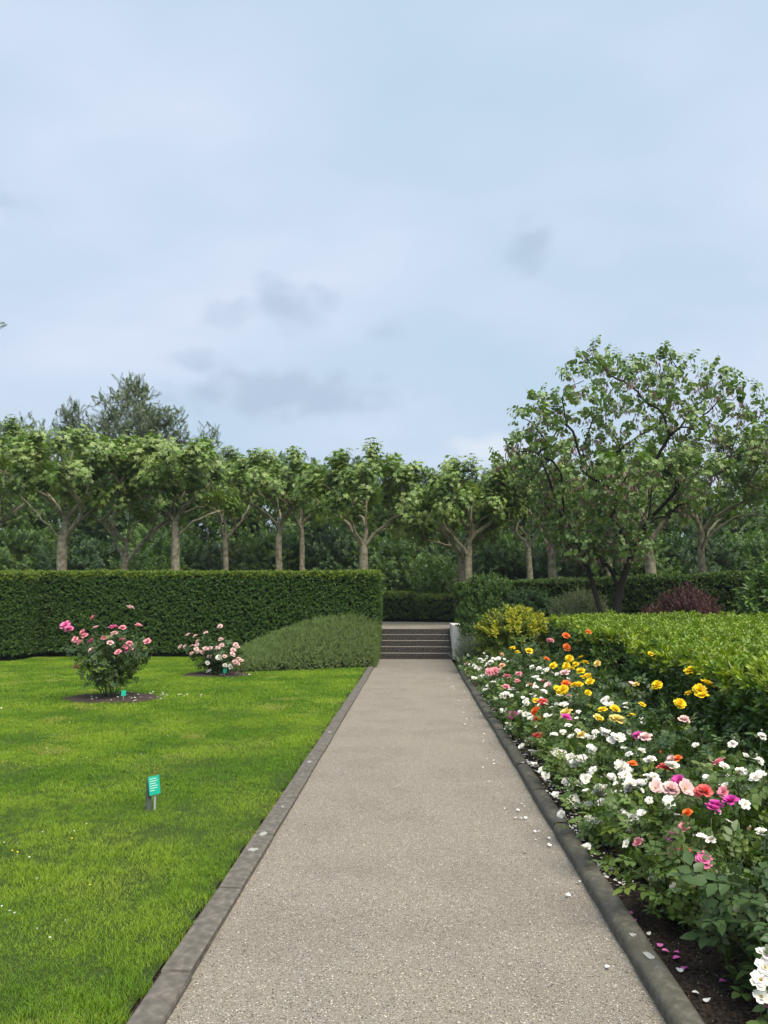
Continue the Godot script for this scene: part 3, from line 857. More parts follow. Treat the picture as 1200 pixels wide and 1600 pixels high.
func hedges() -> void:
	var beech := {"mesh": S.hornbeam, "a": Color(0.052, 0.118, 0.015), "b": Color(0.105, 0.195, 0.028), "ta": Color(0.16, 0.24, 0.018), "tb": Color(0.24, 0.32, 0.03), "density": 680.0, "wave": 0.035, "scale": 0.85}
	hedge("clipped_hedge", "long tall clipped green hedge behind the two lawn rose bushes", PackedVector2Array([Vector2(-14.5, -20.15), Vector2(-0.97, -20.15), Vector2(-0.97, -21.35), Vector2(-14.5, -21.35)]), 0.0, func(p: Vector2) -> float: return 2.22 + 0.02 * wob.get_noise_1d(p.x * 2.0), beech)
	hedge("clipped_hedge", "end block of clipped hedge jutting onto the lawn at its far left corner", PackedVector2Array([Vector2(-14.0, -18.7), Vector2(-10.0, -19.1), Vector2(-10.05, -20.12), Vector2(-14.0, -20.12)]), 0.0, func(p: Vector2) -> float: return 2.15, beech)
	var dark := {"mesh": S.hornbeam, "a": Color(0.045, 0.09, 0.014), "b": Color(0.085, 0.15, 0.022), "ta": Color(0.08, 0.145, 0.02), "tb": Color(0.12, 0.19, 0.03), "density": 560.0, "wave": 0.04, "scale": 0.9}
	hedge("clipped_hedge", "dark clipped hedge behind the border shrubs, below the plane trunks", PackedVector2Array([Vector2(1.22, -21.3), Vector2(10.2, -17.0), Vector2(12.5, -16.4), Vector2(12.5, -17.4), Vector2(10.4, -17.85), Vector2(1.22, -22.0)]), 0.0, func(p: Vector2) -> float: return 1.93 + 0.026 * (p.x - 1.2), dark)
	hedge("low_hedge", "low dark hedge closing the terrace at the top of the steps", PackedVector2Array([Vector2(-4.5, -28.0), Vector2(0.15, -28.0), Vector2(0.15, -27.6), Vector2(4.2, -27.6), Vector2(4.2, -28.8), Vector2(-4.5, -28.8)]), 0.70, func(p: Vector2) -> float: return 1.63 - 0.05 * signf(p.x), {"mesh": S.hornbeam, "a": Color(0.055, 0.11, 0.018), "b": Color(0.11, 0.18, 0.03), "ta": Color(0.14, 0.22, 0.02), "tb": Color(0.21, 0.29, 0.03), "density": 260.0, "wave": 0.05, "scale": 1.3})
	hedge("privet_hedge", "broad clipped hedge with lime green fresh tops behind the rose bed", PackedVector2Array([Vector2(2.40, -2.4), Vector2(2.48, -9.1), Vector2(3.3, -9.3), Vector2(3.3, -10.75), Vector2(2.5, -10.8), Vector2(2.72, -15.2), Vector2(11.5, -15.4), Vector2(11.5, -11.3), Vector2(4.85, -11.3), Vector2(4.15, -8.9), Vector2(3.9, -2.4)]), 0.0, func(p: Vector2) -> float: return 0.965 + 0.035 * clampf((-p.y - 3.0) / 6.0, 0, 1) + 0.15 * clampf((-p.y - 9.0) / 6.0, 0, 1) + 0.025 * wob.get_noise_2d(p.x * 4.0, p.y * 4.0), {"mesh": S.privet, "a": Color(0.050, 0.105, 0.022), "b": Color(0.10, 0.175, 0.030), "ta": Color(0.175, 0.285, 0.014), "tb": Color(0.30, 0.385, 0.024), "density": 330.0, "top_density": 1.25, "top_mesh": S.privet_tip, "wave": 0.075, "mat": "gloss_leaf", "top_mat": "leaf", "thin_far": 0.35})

# ------------------------------------------------------------------ trees

func grow(st: SurfaceTool, trunk: PackedVector3Array, r0: float, fork: int, clumps: Array, step: float, tip: float, bend: float, sides := 6, power := 2.35, rise := 0.0) -> void:
	# joins every clump to the nearest limb that is already there, then gives each limb the girth that its twigs ask for
	var pos := trunk.duplicate()
	var par := PackedInt32Array()
	for i in trunk.size():
		par.append(i - 1)
	var top := trunk[fork]
	clumps.sort_custom(func(a, b): return a.distance_squared_to(top) < b.distance_squared_to(top))
	for c: Vector3 in clumps:
		var best := fork
		var bd := 1e9
		for j in range(fork, pos.size()):
			var v := c - pos[j]
			var d := v.length()
			d += 0.35 * pos[j].distance_to(top)
			var flat_by := rise * Vector2(v.x, v.z).length() - v.y
			if flat_by > 0.0:
				d += flat_by * 1.3
			if d < bd:
				bd = d
				best = j
		var a := pos[best]
		var dir := Vector3.UP
		if par[best] >= 0:
			dir = (a - pos[par[best]]).normalized()
		var l := a.distance_to(c)
		var ctrl := a + (dir * 0.6 + (c - a).normalized() * 0.7 + ball() * bend) * l * 0.45
		var n := maxi(2, int(ceil(l / step)))
		var last := best
		for k in range(1, n + 1):
			var t := float(k) / n
			var p := a.lerp(ctrl, t).lerp(ctrl.lerp(c, t), t)
			if k < n:
				p += ball() * bend * step * 0.35
			pos.append(p)
			par.append(last)
			last = pos.size() - 1
	var rad := PackedFloat32Array()
	rad.resize(pos.size())
	var kids := []
	kids.resize(pos.size())
	for i in pos.size():
		kids[i] = []
	for i in range(pos.size() - 1, -1, -1):
		rad[i] = maxf(tip, pow(rad[i], 1.0 / power))
		if par[i] >= 0:
			rad[par[i]] += pow(rad[i], power)
			kids[par[i]].append(i)
	var fit := r0 * 0.8 / maxf(rad[fork], 0.001)
	for i in range(fork + 1, pos.size()):
		rad[i] = maxf(tip, minf(rad[i] * lerpf(fit, 1.0, 0.15), r0 * 0.72))
	for i in fork + 1:
		rad[i] = lerpf(r0 * 1.12, r0 * 0.88, float(i) / maxi(fork, 1)) * (1.0 if i > 0 else 1.25)
	for i in range(fork + 1, trunk.size()):
		rad[i] = minf(rad[i], r0 * 0.75)
	var todo := [[-1, 0]]
	while todo.size():
		var s: Array = todo.pop_back()
		var pts := PackedVector3Array()
		var rr := PackedFloat32Array()
		if s[0] >= 0:
			pts.append(pos[s[0]])
			rr.append(minf(rad[s[1]] * 1.25, rad[s[0]]))
		var i: int = s[1]
		while true:
			pts.append(pos[i])
			rr.append(rad[i])
			if kids[i].is_empty():
				break
			var big: int = kids[i][0]
			for k in kids[i]:
				if rad[k] > rad[big]:
					big = k
			for k in kids[i]:
				if k != big:
					todo.append([i, k])
			i = big
		if pts.size() > 1:
			tube(st, pts, rr, sides if s[0] < 0 or rr[0] > 0.02 else 4, 0.06)

func plane_tree(label: String, x: float, z: float, fork_y: float, top_y: float, wide: float, r0: float, lean: float, side := 0.0, sprouts := 1.0) -> void:
	# a pollard: straight trunk, crooked arms ending in knuckles, a mop of shoots on each knuckle
	var base := Vector3(x, 0.70, z)
	var t := thing("plane_tree", label, "tree", base, "pollarded plane trees on the terrace")
	var f := fork_y - 0.70
	var h := top_y - 0.70
	var trunk := PackedVector3Array()
	for i in 6:
		var k := i / 5.0
		trunk.append(Vector3(lean * k + r_(-0.03, 0.03) * sin(k * PI), f * k - (0.05 if i == 0 else 0.0), r_(-0.04, 0.04)))
	for i in 3:
		trunk.append(trunk[5 + i] + Vector3(r_(-0.10, 0.10), (h - f) * 0.2, r_(-0.10, 0.10)))
	var crown_c := Vector3(lean + side, f + (h - f) * 0.60, 0)
	var knuckles := []
	var n := int(15 + wide * 5)
	for i in n:
		var a := i * 2.4 + r_(-0.5, 0.5)
		var e := lerpf(-0.55, 0.98, pow((i + 0.5) / n, 0.9))
		var rr := sqrt(maxf(0.0, 1.0 - e * e * 0.75)) * r_(0.5, 1.08)
		knuckles.append(crown_c + Vector3(cos(a) * rr * wide * 0.48, e * (h - f) * 0.36 + r_(-0.22, 0.18), sin(a) * rr * wide * 0.48))
	var st := tool()
	grow(st, trunk, r0, 5, knuckles.duplicate(), 0.28, 0.024, 0.5, 8, 2.0, 0.75)
	mesh_node("trunk", done(st), M.plane_bark, t)
	var xf: Array[Transform3D] = []
	var tint := PackedColorArray()
	for kn: Vector3 in knuckles:
		var out: Vector3 = (kn - crown_c) / Vector3(wide * 0.46, (h - f) * 0.4, wide * 0.46)
		var m := int(r_(11, 17) * sprouts)
		for k in m:
			var d := out * 0.55 + Vector3.UP * r_(0.25, 1.3) + ball() * 0.8
			var s := r_(0.75, 1.25)
			xf.append(Transform3D(frame(d, r_(0, TAU)).scaled_local(Vector3(s, s, s)), kn + ball() * 0.12))
			tint.append(mixed(Color(0.130, 0.230, 0.040), Color(0.275, 0.37, 0.090), 0.18))
	scatter("crown", S.plane, M.leaf, xf, tint, t)

func plane_trees() -> void:
	var row := [
		["plane tree with a bent trunk at the far left edge", -14.6, -26.5, 3.5, 7.9, 4.6, 0.13, -0.5, 0.0],
		["plane tree with the thickest pale trunk left of the lawn roses", -10.6, -22.6, 3.3, 6.75, 4.1, 0.165, -0.05, 0.0],
		["plane tree forking low above the hedge behind the tall pink rose bush", -9.05, -23.5, 2.55, 6.85, 3.9, 0.14, 0.0, 0.3],
		["plane tree with straight pale trunk between the two lawn rose bushes", -7.3, -23.0, 3.3, 6.6, 3.5, 0.15, 0.0, -0.1],
		["slender plane tree behind the white and blush rose bush", -7.67, -31.0, 4.0, 7.7, 3.6, 0.12, -0.1, 0.1],
		["plane tree above the bank, first of a close pair of trunks", -4.8, -27.0, 3.8, 6.7, 3.3, 0.13, -0.05, 0.0],
		["thin plane tree above the bank, second of a close pair of trunks", -4.75, -32.0, 3.9, 7.2, 3.4, 0.12, 0.0, 0.1],
		["wide-armed plane tree just left of the steps at the hedge end", -1.6, -23.6, 3.1, 6.15, 3.7, 0.15, 0.02, 0.05],
		["plane tree right of the steps, the nearer of two crossing trunks", 1.75, -24.2, 2.85, 6.0, 3.3, 0.135, -0.05, 0.0],
		["stout short plane tree right of the steps, hidden partly by a nearer trunk", 1.62, -26.2, 2.7, 5.3, 3.6, 0.17, 0.0, -0.6],
		["thin plane tree behind the left side of the judas tree crown", 4.7, -31.0, 3.6, 6.6, 3.3, 0.125, -0.1, 0.0],
		["plane tree with stout trunk behind the judas tree's left branches", 4.45, -25.0, 2.9, 6.3, 3.3, 0.145, 0.0, -0.2],
		["thin plane tree seen just beside the judas tree trunk", 7.8, -31.0, 3.7, 6.5, 3.0, 0.125, 0.0, 0.0],
		["leaning plane tree with thick trunk behind the judas tree's right branches", 6.95, -22.2, 3.1, 6.0, 3.2, 0.165, -0.25, 0.1],
		["plane tree with long bare arms right of the judas tree", 9.4, -25.0, 3.0, 6.7, 4.3, 0.14, -0.15, 0.5],
		["plane tree at the far right edge of the terrace", 11.6, -22.5, 3.2, 6.9, 4.2, 0.15, 0.0, -0.2],
	]
	for p in row:
		plane_tree(p[0], p[1], p[2], p[3], p[4] - 0.5, p[5], p[6], p[7], p[8])

func judas_tree() -> void:
	var base := Vector3(4.22, 0.0, -16.3)
	var t := thing("judas_tree", "loose spreading tree with round leaves and brown pods behind the low hedge", "tree", base)
	var clumps := []
	var radii := []
	for i in range(0, JUDAS_CLUMPS.size(), 4):
		clumps.append(Vector3(JUDAS_CLUMPS[i], JUDAS_CLUMPS[i + 1], JUDAS_CLUMPS[i + 2]) - base)
		radii.append(JUDAS_CLUMPS[i + 3])
	var trunk := PackedVector3Array([Vector3(0, -0.05, 0), Vector3(0.02, 0.6, 0), Vector3(0.0, 1.15, 0), Vector3(0.05, 1.6, 0), Vector3(0.2, 2.1, 0.05), Vector3(0.45, 2.65, 0.0), Vector3(0.75, 3.2, -0.05), Vector3(0.85, 3.9, 0.0), Vector3(0.8, 4.6, 0.05)])
	var st := tool()
	# twigs inside every clump
	var ends := []
	var spots := []
	for i in clumps.size():
		ends.append(clumps[i])
		for k in 3:
			var p: Vector3 = clumps[i] + ball() * radii[i] * 0.9
			ends.append(p)
	grow(st, trunk, 0.105, 3, ends.duplicate(), 0.22, 0.006, 0.5, 7, 2.1, 0.7)
	var stem2 := PackedVector3Array([Vector3(0.0, 0.25, 0.02), Vector3(-0.12, 0.75, 0.05), Vector3(-0.32, 1.15, 0.1), Vector3(-0.42, 1.55, 0.1), Vector3(-0.55, 2.1, 0.05), Vector3(-0.8, 2.7, 0.0), Vector3(-1.1, 3.4, -0.1), Vector3(-1.35, 4.1, 0.1), Vector3(-1.6, 4.6, 0.3)])
	tube(st, stem2, PackedFloat32Array([0.075, 0.065, 0.06, 0.055, 0.05, 0.042, 0.035, 0.025, 0.012]), 7, 0.05)
	mesh_node("trunk", done(st), M.dark_bark, t)
	var xf: Array[Transform3D] = []
	var tint := PackedColorArray()
	var px: Array[Transform3D] = []
	var pt := PackedColorArray()
	for i in clumps.size():
		var c: Vector3 = clumps[i]
		var rr: float = radii[i]
		var n := int((17.0 if c.y > 4.2 else 22.0) * pow(rr / 0.4, 2.0)) + 4
		for k in n:
			var o := ball() * rr * 1.05
			var d := o * 1.5 + Vector3.UP * 0.3 + ball() * 0.7
			var s := r_(0.6, 1.0)
			xf.append(Transform3D(frame(d, r_(0, TAU)).scaled_local(Vector3(s, s, s)), c + Vector3(o.x, o.y * 0.8, o.z)))
			tint.append(mixed(Color(0.15, 0.24, 0.070), Color(0.25, 0.355, 0.105), 0.15))
		for k in int(n * 1.0):
			var o := ball() * rr * 1.1
			px.append(Transform3D(Basis(Vector3.UP, r_(0, TAU)).scaled(Vector3.ONE * r_(0.8, 1.3)), c + Vector3(o.x, o.y * 0.8 - 0.08, o.z)))
			pt.append(mixed(Color(0.15, 0.095, 0.08), Color(0.27, 0.175, 0.15), 0.2))
	scatter("crown", S.heart, M.leaf, xf, tint, t)
	scatter("seed_pods", S.pods, M.leaf, px, pt, t)

func wood_tree(called: String, label: String, x: float, z: float, h: float, wide: float, tall: float, a: Color, b: Color, mesh: ArrayMesh, n_clumps: int, per: int, cone := 0.0, group := "trees of the wood behind the terrace", sc := 1.0) -> void:
	var base := Vector3(x, 0.70, z)
	var t := thing(called, label, "shrub" if called.ends_with("shrub") else "tree", base, group)
	var hh := h - 0.7
	var trunk := PackedVector3Array()
	for i in 6:
		trunk.append(Vector3(r_(-0.1, 0.1) * i * 0.4, maxf(0.3, hh - tall * 0.75) * i / 5.0 - (0.1 if i == 0 else 0.0), r_(-0.1, 0.1) * i * 0.4))
	var c := Vector3(0, hh - tall / 2.0, 0)
	var clumps := []
	for i in n_clumps:
		var o := Vector3(rng.randfn(), rng.randfn(), rng.randfn()).normalized() * pow(r_(0.25, 1.0), 0.45)
		var w := wide / 2.0 * (1.0 - cone * clampf(o.y * 0.5 + 0.5, 0, 1)) * r_(0.8, 1.15)
		clumps.append(c + Vector3(o.x * w, o.y * tall / 2.0, o.z * w))
	var st := tool()
	grow(st, trunk, maxf(0.06, h * 0.014), 4, clumps.duplicate(), 0.6, 0.015, 0.4, 5, 2.4)
	mesh_node("trunk", done(st), M.dark_bark, t)
	var xf: Array[Transform3D] = []
	var tint := PackedColorArray()
	for p: Vector3 in clumps:
		var cl := mixed(a, b, 0.08)
		var out := (p - c).normalized()
		for k in per:
			var o := ball() * Vector3(0.6, 0.45, 0.6) * sc
			var d := out * 0.5 + Vector3.UP * r_(-0.2, 0.8) + ball()
			var s := r_(0.7, 1.3) * sc
			xf.append(Transform3D(frame(d, r_(0, TAU)).scaled_local(Vector3(s, s, s)), p + o))
			var j := r_(0.82, 1.18)
			tint.append(Color(cl.r * j, cl.g * j, cl.b * j))
	scatter("crown", mesh, M.leaf, xf, tint, t)

func far_wood() -> void:
	var ga := Color(0.090, 0.170, 0.034)
	var gb := Color(0.145, 0.235, 0.050)
	var da := Color(0.050, 0.105, 0.030)
	var db := Color(0.085, 0.150, 0.042)
	var ba := Color(0.135, 0.185, 0.095)
	var bb := Color(0.22, 0.265, 0.15)
	# tall, loose, greyish trees at the left
	wood_tree("wood_tree", "tallest grey-green tree of the wood, rising above the left plane trees", -16.8, -44, 14.4, 8.0, 9.5, ba, bb, S.birch, 230, 15, 0.5)
	wood_tree("wood_tree", "grey-green tree leaning against the right flank of the tallest tree", -14.7, -43, 12.9, 4.4, 8.0, ba, bb, S.birch, 95, 15, 0.3)
	wood_tree("wood_tree", "small loose treetop left of the tallest tree of the wood", -19.9, -43, 12.6, 2.2, 6.0, ba, bb, S.birch, 61, 15,  0.3)
	wood_tree("wood_tree", "grey-green treetop above the leftmost plane crown", -22.8, -42, 12.1, 3.0, 7.0, ba, bb, S.birch, 85, 15,  0.35)
	wood_tree("wood_tree", "lower grey-green treetop second from the left edge", -20.6, -41, 10.9, 3.2, 6.5, ba, bb, S.birch, 85, 15,  0.2)
	wood_tree("wood_tree", "grey-green treetop above the plane behind the blush rose bush", -12.3, -45, 11.5, 4.0, 8.0, ba, bb, S.birch, 102, 15,  0.25)
	wood_tree("tall_tree", "very tall tree of which only twigs enter at the left edge", -19.55, -30, 15.4, 3.9, 6.0, ga, gb, S.wood, 70, 8, 0.0, "", 0.9)
	# the body of the wood
	var body := [[-26, -40, 9.5, "behind the leftmost plane tree"], [-22.4, -38, 8.6, "left of the thickest plane trunk"], [-17.8, -39, 8.8, "behind the thickest plane trunk"], [-14.2, -38, 8.4, "behind the low-forked plane tree"], [-10.8, -40, 8.0, "behind the slender plane tree"], [-7.3, -41, 8.9, "left of the close pair of plane trunks"], [-4.4, -42, 9.2, "behind the close pair of plane trunks"], [-1.4, -40, 8.4, "behind the plane tree left of the steps"], [1.0, -38, 6.9, "above the low terrace hedge"], [3.7, -39, 7.5, "behind the two crossing plane trunks"], [7.0, -40, 8.0, "behind the judas tree crown's left half"], [10.4, -40, 7.4, "behind the judas tree trunk"], [13.8, -40, 6.8, "behind the plane with long bare arms"], [17.2, -40, 6.7, "near the right edge of the wood"], [20.6, -41, 7.0, "at the right edge of the wood"], [24.5, -41, 8.4, "beyond the right edge plane tree"]]
	for i in body.size():
		var p: Array = body[i]
		wood_tree("wood_tree", "dense green wood tree " + p[3], p[0], p[1], p[2], r_(5.4, 6.4), p[2] - 1.2, da if i % 3 == 0 else ga, db if i % 3 == 0 else gb, S.wood, 190, 15, 0.1, "trees of the wood behind the terrace", 1.15)
	# undergrowth of the wood
	var low := [[-21, -33.5, 3.9], [-17.6, -34, 4.4], [-14.4, -33, 4.0], [-11.6, -34, 4.6], [-8.9, -34.5, 3.6], [-6.2, -34.5, 4.4], [-3.5, -34, 4.3], [-0.9, -33.2, 3.9], [1.5, -34, 4.2], [4.0, -34.5, 4.1], [6.6, -33.5, 4.0], [9.3, -33.5, 4.4], [12.0, -33.5, 4.1], [14.8, -33.5, 4.2], [17.8, -34, 4.5]]
	var places := ["left of the leftmost plane trunk", "behind the leftmost plane trunk", "between the two leftmost plane trunks", "behind the low plane fork", "behind the straight pale plane trunk", "right of the slender plane trunk", "behind the close pair of plane trunks", "behind the wide-armed plane", "above the low terrace hedge", "right of the crossing plane trunks", "left of the judas tree trunk", "behind the judas tree trunk", "right of the judas tree trunk", "under the long bare plane arms", "at the right edge of the hedge"]
	for i in low.size():
		var p: Array = low[i]
		var dark := i % 2 == 0
		wood_tree("wood_shrub", "dark leafy undergrowth bush " + places[i], p[0], p[1], p[2], r_(3.9, 4.4), p[2] - 0.7, da if dark else ga, db if dark else gb, S.wood, 130, 16, 0.0, "undergrowth of the wood")
	# bright bushes close behind the left hedge and the steps
	wood_tree("wood_shrub", "bright green bush behind the hedge between two pale plane trunks", -9.4, -27.5, 3.1, 2.2, 2.2, Color(0.08, 0.16, 0.02), Color(0.12, 0.21, 0.03), S.shrub, 60, 14, 0.2, "", 1.2)
	wood_tree("wood_shrub", "bright green bush beside the stout plane trunk right of the steps", 0.95, -29.6, 3.0, 1.9, 2.2, Color(0.07, 0.14, 0.02), Color(0.11, 0.19, 0.03), S.shrub, 50, 14, 0.2, "", 1.2)
	wood_tree("wood_shrub", "pale feathery bush low behind the slender plane tree", -8.2, -34.0, 3.6, 2.8, 2.8, Color(0.12, 0.16, 0.06), Color(0.18, 0.21, 0.08), S.birch, 34, 8, 0.2, "")

# ------------------------------------------------------------------ shrubs of the border

func shrub(called: String, label: String, at: Vector3, size: Vector3, mesh: ArrayMesh, mat: Material, a: Color, b: Color, n: int, up := 0.4, shell := 0.55, a2 := Color.BLACK, share := 0.0) -> Node3D:
	var t := thing(called, label, "shrub" if not called.ends_with("lavender") else "plant", at)
	var st := tool()
	for i in 9:
		var an := r_(0, TAU)
		var rr := sqrt(rng.randf()) * 0.6
		var tip := Vector3(cos(an) * size.x * 0.5 * rr, size.y * r_(0.6, 0.85), sin(an) * size.z * 0.5 * rr)
		tube(st, PackedVector3Array([Vector3(cos(an) * 0.05, -0.03, sin(an) * 0.05), tip * Vector3(0.35, 0.5, 0.35), tip]), PackedFloat32Array([0.014, 0.010, 0.004]), 5)
	mesh_node("stems", done(st), M.dark_bark, t)
	var xf: Array[Transform3D] = []
	var tint := PackedColorArray()
	for i in n:
		var o := Vector3(rng.randfn(), rng.randfn(), rng.randfn()).normalized()
		if o.y < -0.55:
			o.y = -o.y
		var rr := lerpf(shell, 1.0, pow(rng.randf(), 0.6)) * (1.0 + 0.22 * wob.get_noise_3d(o.x * 4 + at.x, o.y * 4, o.z * 4))
		var p := Vector3(o.x * size.x * 0.5, size.y * 0.5 + o.y * size.y * 0.5, o.z * size.z * 0.5)
		p = Vector3(p.x * rr, 0.03 + maxf(0.0, size.y * 0.5 + (p.y - size.y * 0.5) * rr), p.z * rr)
		var d := o + Vector3.UP * up + ball() * 0.6
		var s := r_(0.75, 1.25)
		xf.append(Transform3D(frame(d, r_(0, TAU)).scaled_local(Vector3(s, s, s)), p - o * 0.08))
		var c := mixed(a, b, 0.15)
		if share > 0.0 and rng.randf() < share:
			c = mixed(a2, a2, 0.15)
		tint.append(c)
	scatter("foliage", mesh, mat, xf, tint, t)
	return t

func border_shrubs() -> void:
	shrub("leafy_shrub", "tall mid-green leafy shrub beside the pale wall of the steps", Vector3(1.86, 0, -19.1), Vector3(1.4, 2.05, 1.6), S.shrub, M.leaf, Color(0.085, 0.165, 0.028), Color(0.15, 0.245, 0.045), 1900)
	shrub("leafy_shrub", "rounded dark green shrub right behind the yellow-green shrub", Vector3(2.75, 0, -18.6), Vector3(1.5, 1.66, 1.3), S.shrub, M.gloss_leaf, Color(0.05, 0.105, 0.026), Color(0.095, 0.165, 0.038), 1500)
	shrub("golden_shrub", "round shrub with yellow upper leaves among the roses near the steps", Vector3(2.05, 0, -15.9), Vector3(1.55, 1.28, 1.2), S.golden, M.leaf, Color(0.12, 0.19, 0.028), Color(0.20, 0.27, 0.035), 800)
	# the golden shrub's young yellow growth is on its upper shoots
	var gt := get_node("golden_shrub")
	var xf: Array[Transform3D] = []
	var tint := PackedColorArray()
	for i in 420:
		var a := r_(0, TAU)
		var rr := sqrt(rng.randf()) * 0.95
		var p := Vector3(cos(a) * 0.74 * rr, 0.60 + 0.62 * sqrt(1.0 - rr * rr * 0.95) + r_(-0.1, 0.02), sin(a) * 0.58 * rr)
		var d := Vector3(cos(a) * rr, 1.1, sin(a) * rr) + ball() * 0.4
		xf.append(Transform3D(frame(d, r_(0, TAU)).scaled_local(Vector3.ONE * r_(0.7, 1.1)), p))
		tint.append(mixed(Color(0.44, 0.46, 0.018), Color(0.62, 0.58, 0.035), 0.15))
	scatter("young_shoots", S.golden, M.leaf, xf, tint, gt)
	shrub("variegated_shrub", "pale cream-edged narrow-leaved shrub at the judas tree foot", Vector3(3.65, 0, -17.2), Vector3(1.5, 1.60, 1.0), S.narrow, M.leaf, Color(0.20, 0.24, 0.11), Color(0.38, 0.40, 0.22), 900, 0.8)
	shrub("barberry", "rounded purple-red barberry shrub in front of the dark hedge", Vector3(5.9, 0, -16.8), Vector3(1.55, 1.70, 1.1), S.barberry, M.leaf, Color(0.075, 0.028, 0.030), Color(0.16, 0.055, 0.055), 1400, 0.7)
	shrub("barberry", "small low purple barberry tuft beside the big round one", Vector3(5.05, 0, -16.5), Vector3(0.8, 1.30, 0.7), S.barberry, M.leaf, Color(0.080, 0.034, 0.030), Color(0.17, 0.065, 0.05), 450, 0.7)
	shrub("cherry_laurel", "glossy large-leaved laurel at the right end of the dark hedge", Vector3(8.0, 0, -16.4), Vector3(2.6, 2.16, 1.1), S.laurel, M.gloss_leaf, Color(0.065, 0.145, 0.026), Color(0.14, 0.235, 0.045), 800, 0.5)
	shrub("silver_lavender", "silvery grey narrow-leaved plant where the kerb meets the steps", Vector3(1.33, 0, -17.3), Vector3(0.62, 0.52, 0.9), S.grey_spike, M.leaf, Color(0.13, 0.165, 0.13), Color(0.23, 0.26, 0.22), 330, 1.0)
	shrub("silver_lavender", "lower grey-green narrow-leaved plant spilling over the path edge", Vector3(1.16, 0, -16.5), Vector3(0.5, 0.36, 0.8), S.grey_spike, M.leaf, Color(0.09, 0.13, 0.075), Color(0.16, 0.20, 0.13), 260, 1.0)
	shrub("leafy_shrub", "low dark shrub under the leafy shrub at the wall's end", Vector3(1.6, 0, -17.9), Vector3(0.9, 0.95, 0.8), S.shrub, M.leaf, Color(0.06, 0.12, 0.028), Color(0.11, 0.18, 0.04), 600)

func bank_y(x: float, z: float) -> float:
	var f := clampf((-z - (17.4 + 0.45 * (x + 1.0))) / (2.9 + 0.2 * (x + 1.0)), 0.0, 1.0)
	var s := clampf((x + 4.55) / 2.3, 0.0, 1.0)
	return 1.02 * pow(f, 0.62) * pow(s, 0.7) * (1.0 + 0.10 * wob.get_noise_2d(x * 2.5, z * 2.5))

func ground_cover() -> void:
	var t := thing("ground_cover", "low spreading green ground cover on the bank left of the steps", "ground cover", Vector3(-2.3, 0, -18.6))
	var st := tool()
	var g := []
	for i in 25:
		var col := PackedVector3Array()
		for j in 25:
			var x := lerpf(-4.5, -1.0, i / 24.0)
			var z := lerpf(-15.9, -20.12, j / 24.0)
			col.append(Vector3(x, bank_y(x, z) - 0.05, z) - t.position)
		g.append(col)
	for i in 24:
		for j in 24:
			quad(st, g[i][j], g[i][j + 1], g[i + 1][j + 1], g[i + 1][j])
	for j in 24:
		var a: Vector3 = g[24][j]
		var b: Vector3 = g[24][j + 1]
		quad(st, a, b, Vector3(b.x, -0.05, b.z), Vector3(a.x, -0.05, a.z))
	mesh_node("branches", done(st), M.core, t)
	var xf: Array[Transform3D] = []
	var tint := PackedColorArray()
	var tries := 0
	while xf.size() < 13000 and tries < 60000:
		tries += 1
		var x := r_(-4.5, -0.98)
		var z := r_(-15.9, -20.12)
		var y := bank_y(x, z)
		if y < 0.045:
			continue
		var nrm := Vector3(bank_y(x - 0.05, z) - bank_y(x + 0.05, z), 0.1, bank_y(x, z - 0.05) - bank_y(x, z + 0.05)).normalized()
		var d := nrm * 0.35 + ball() * 1.1 + Vector3(0, 0.1, 0.2)
		var s := r_(0.7, 1.3)
		xf.append(Transform3D(frame(d, r_(0, TAU)).scaled_local(Vector3(s, s, s)), Vector3(x, y - r_(0.02, 0.07), z) - t.position))
		tint.append(mixed(Color(0.110, 0.180, 0.042), Color(0.205, 0.285, 0.075), 0.18))
	for i in 1400:
		var z := r_(-17.4, -20.12)
		var y := bank_y(-1.0, z) * rng.randf()
		xf.append(Transform3D(frame(Vector3(1, r_(-0.3, 0.6), 0) + ball() * 0.7, r_(0, TAU)), Vector3(-1.03 + r_(-0.04, 0.02), y, z) - t.position))
		tint.append(mixed(Color(0.110, 0.180, 0.042), Color(0.205, 0.285, 0.075), 0.18))
	scatter("foliage", S.juniper, M.leaf, xf, tint, t)

# ------------------------------------------------------------------ roses

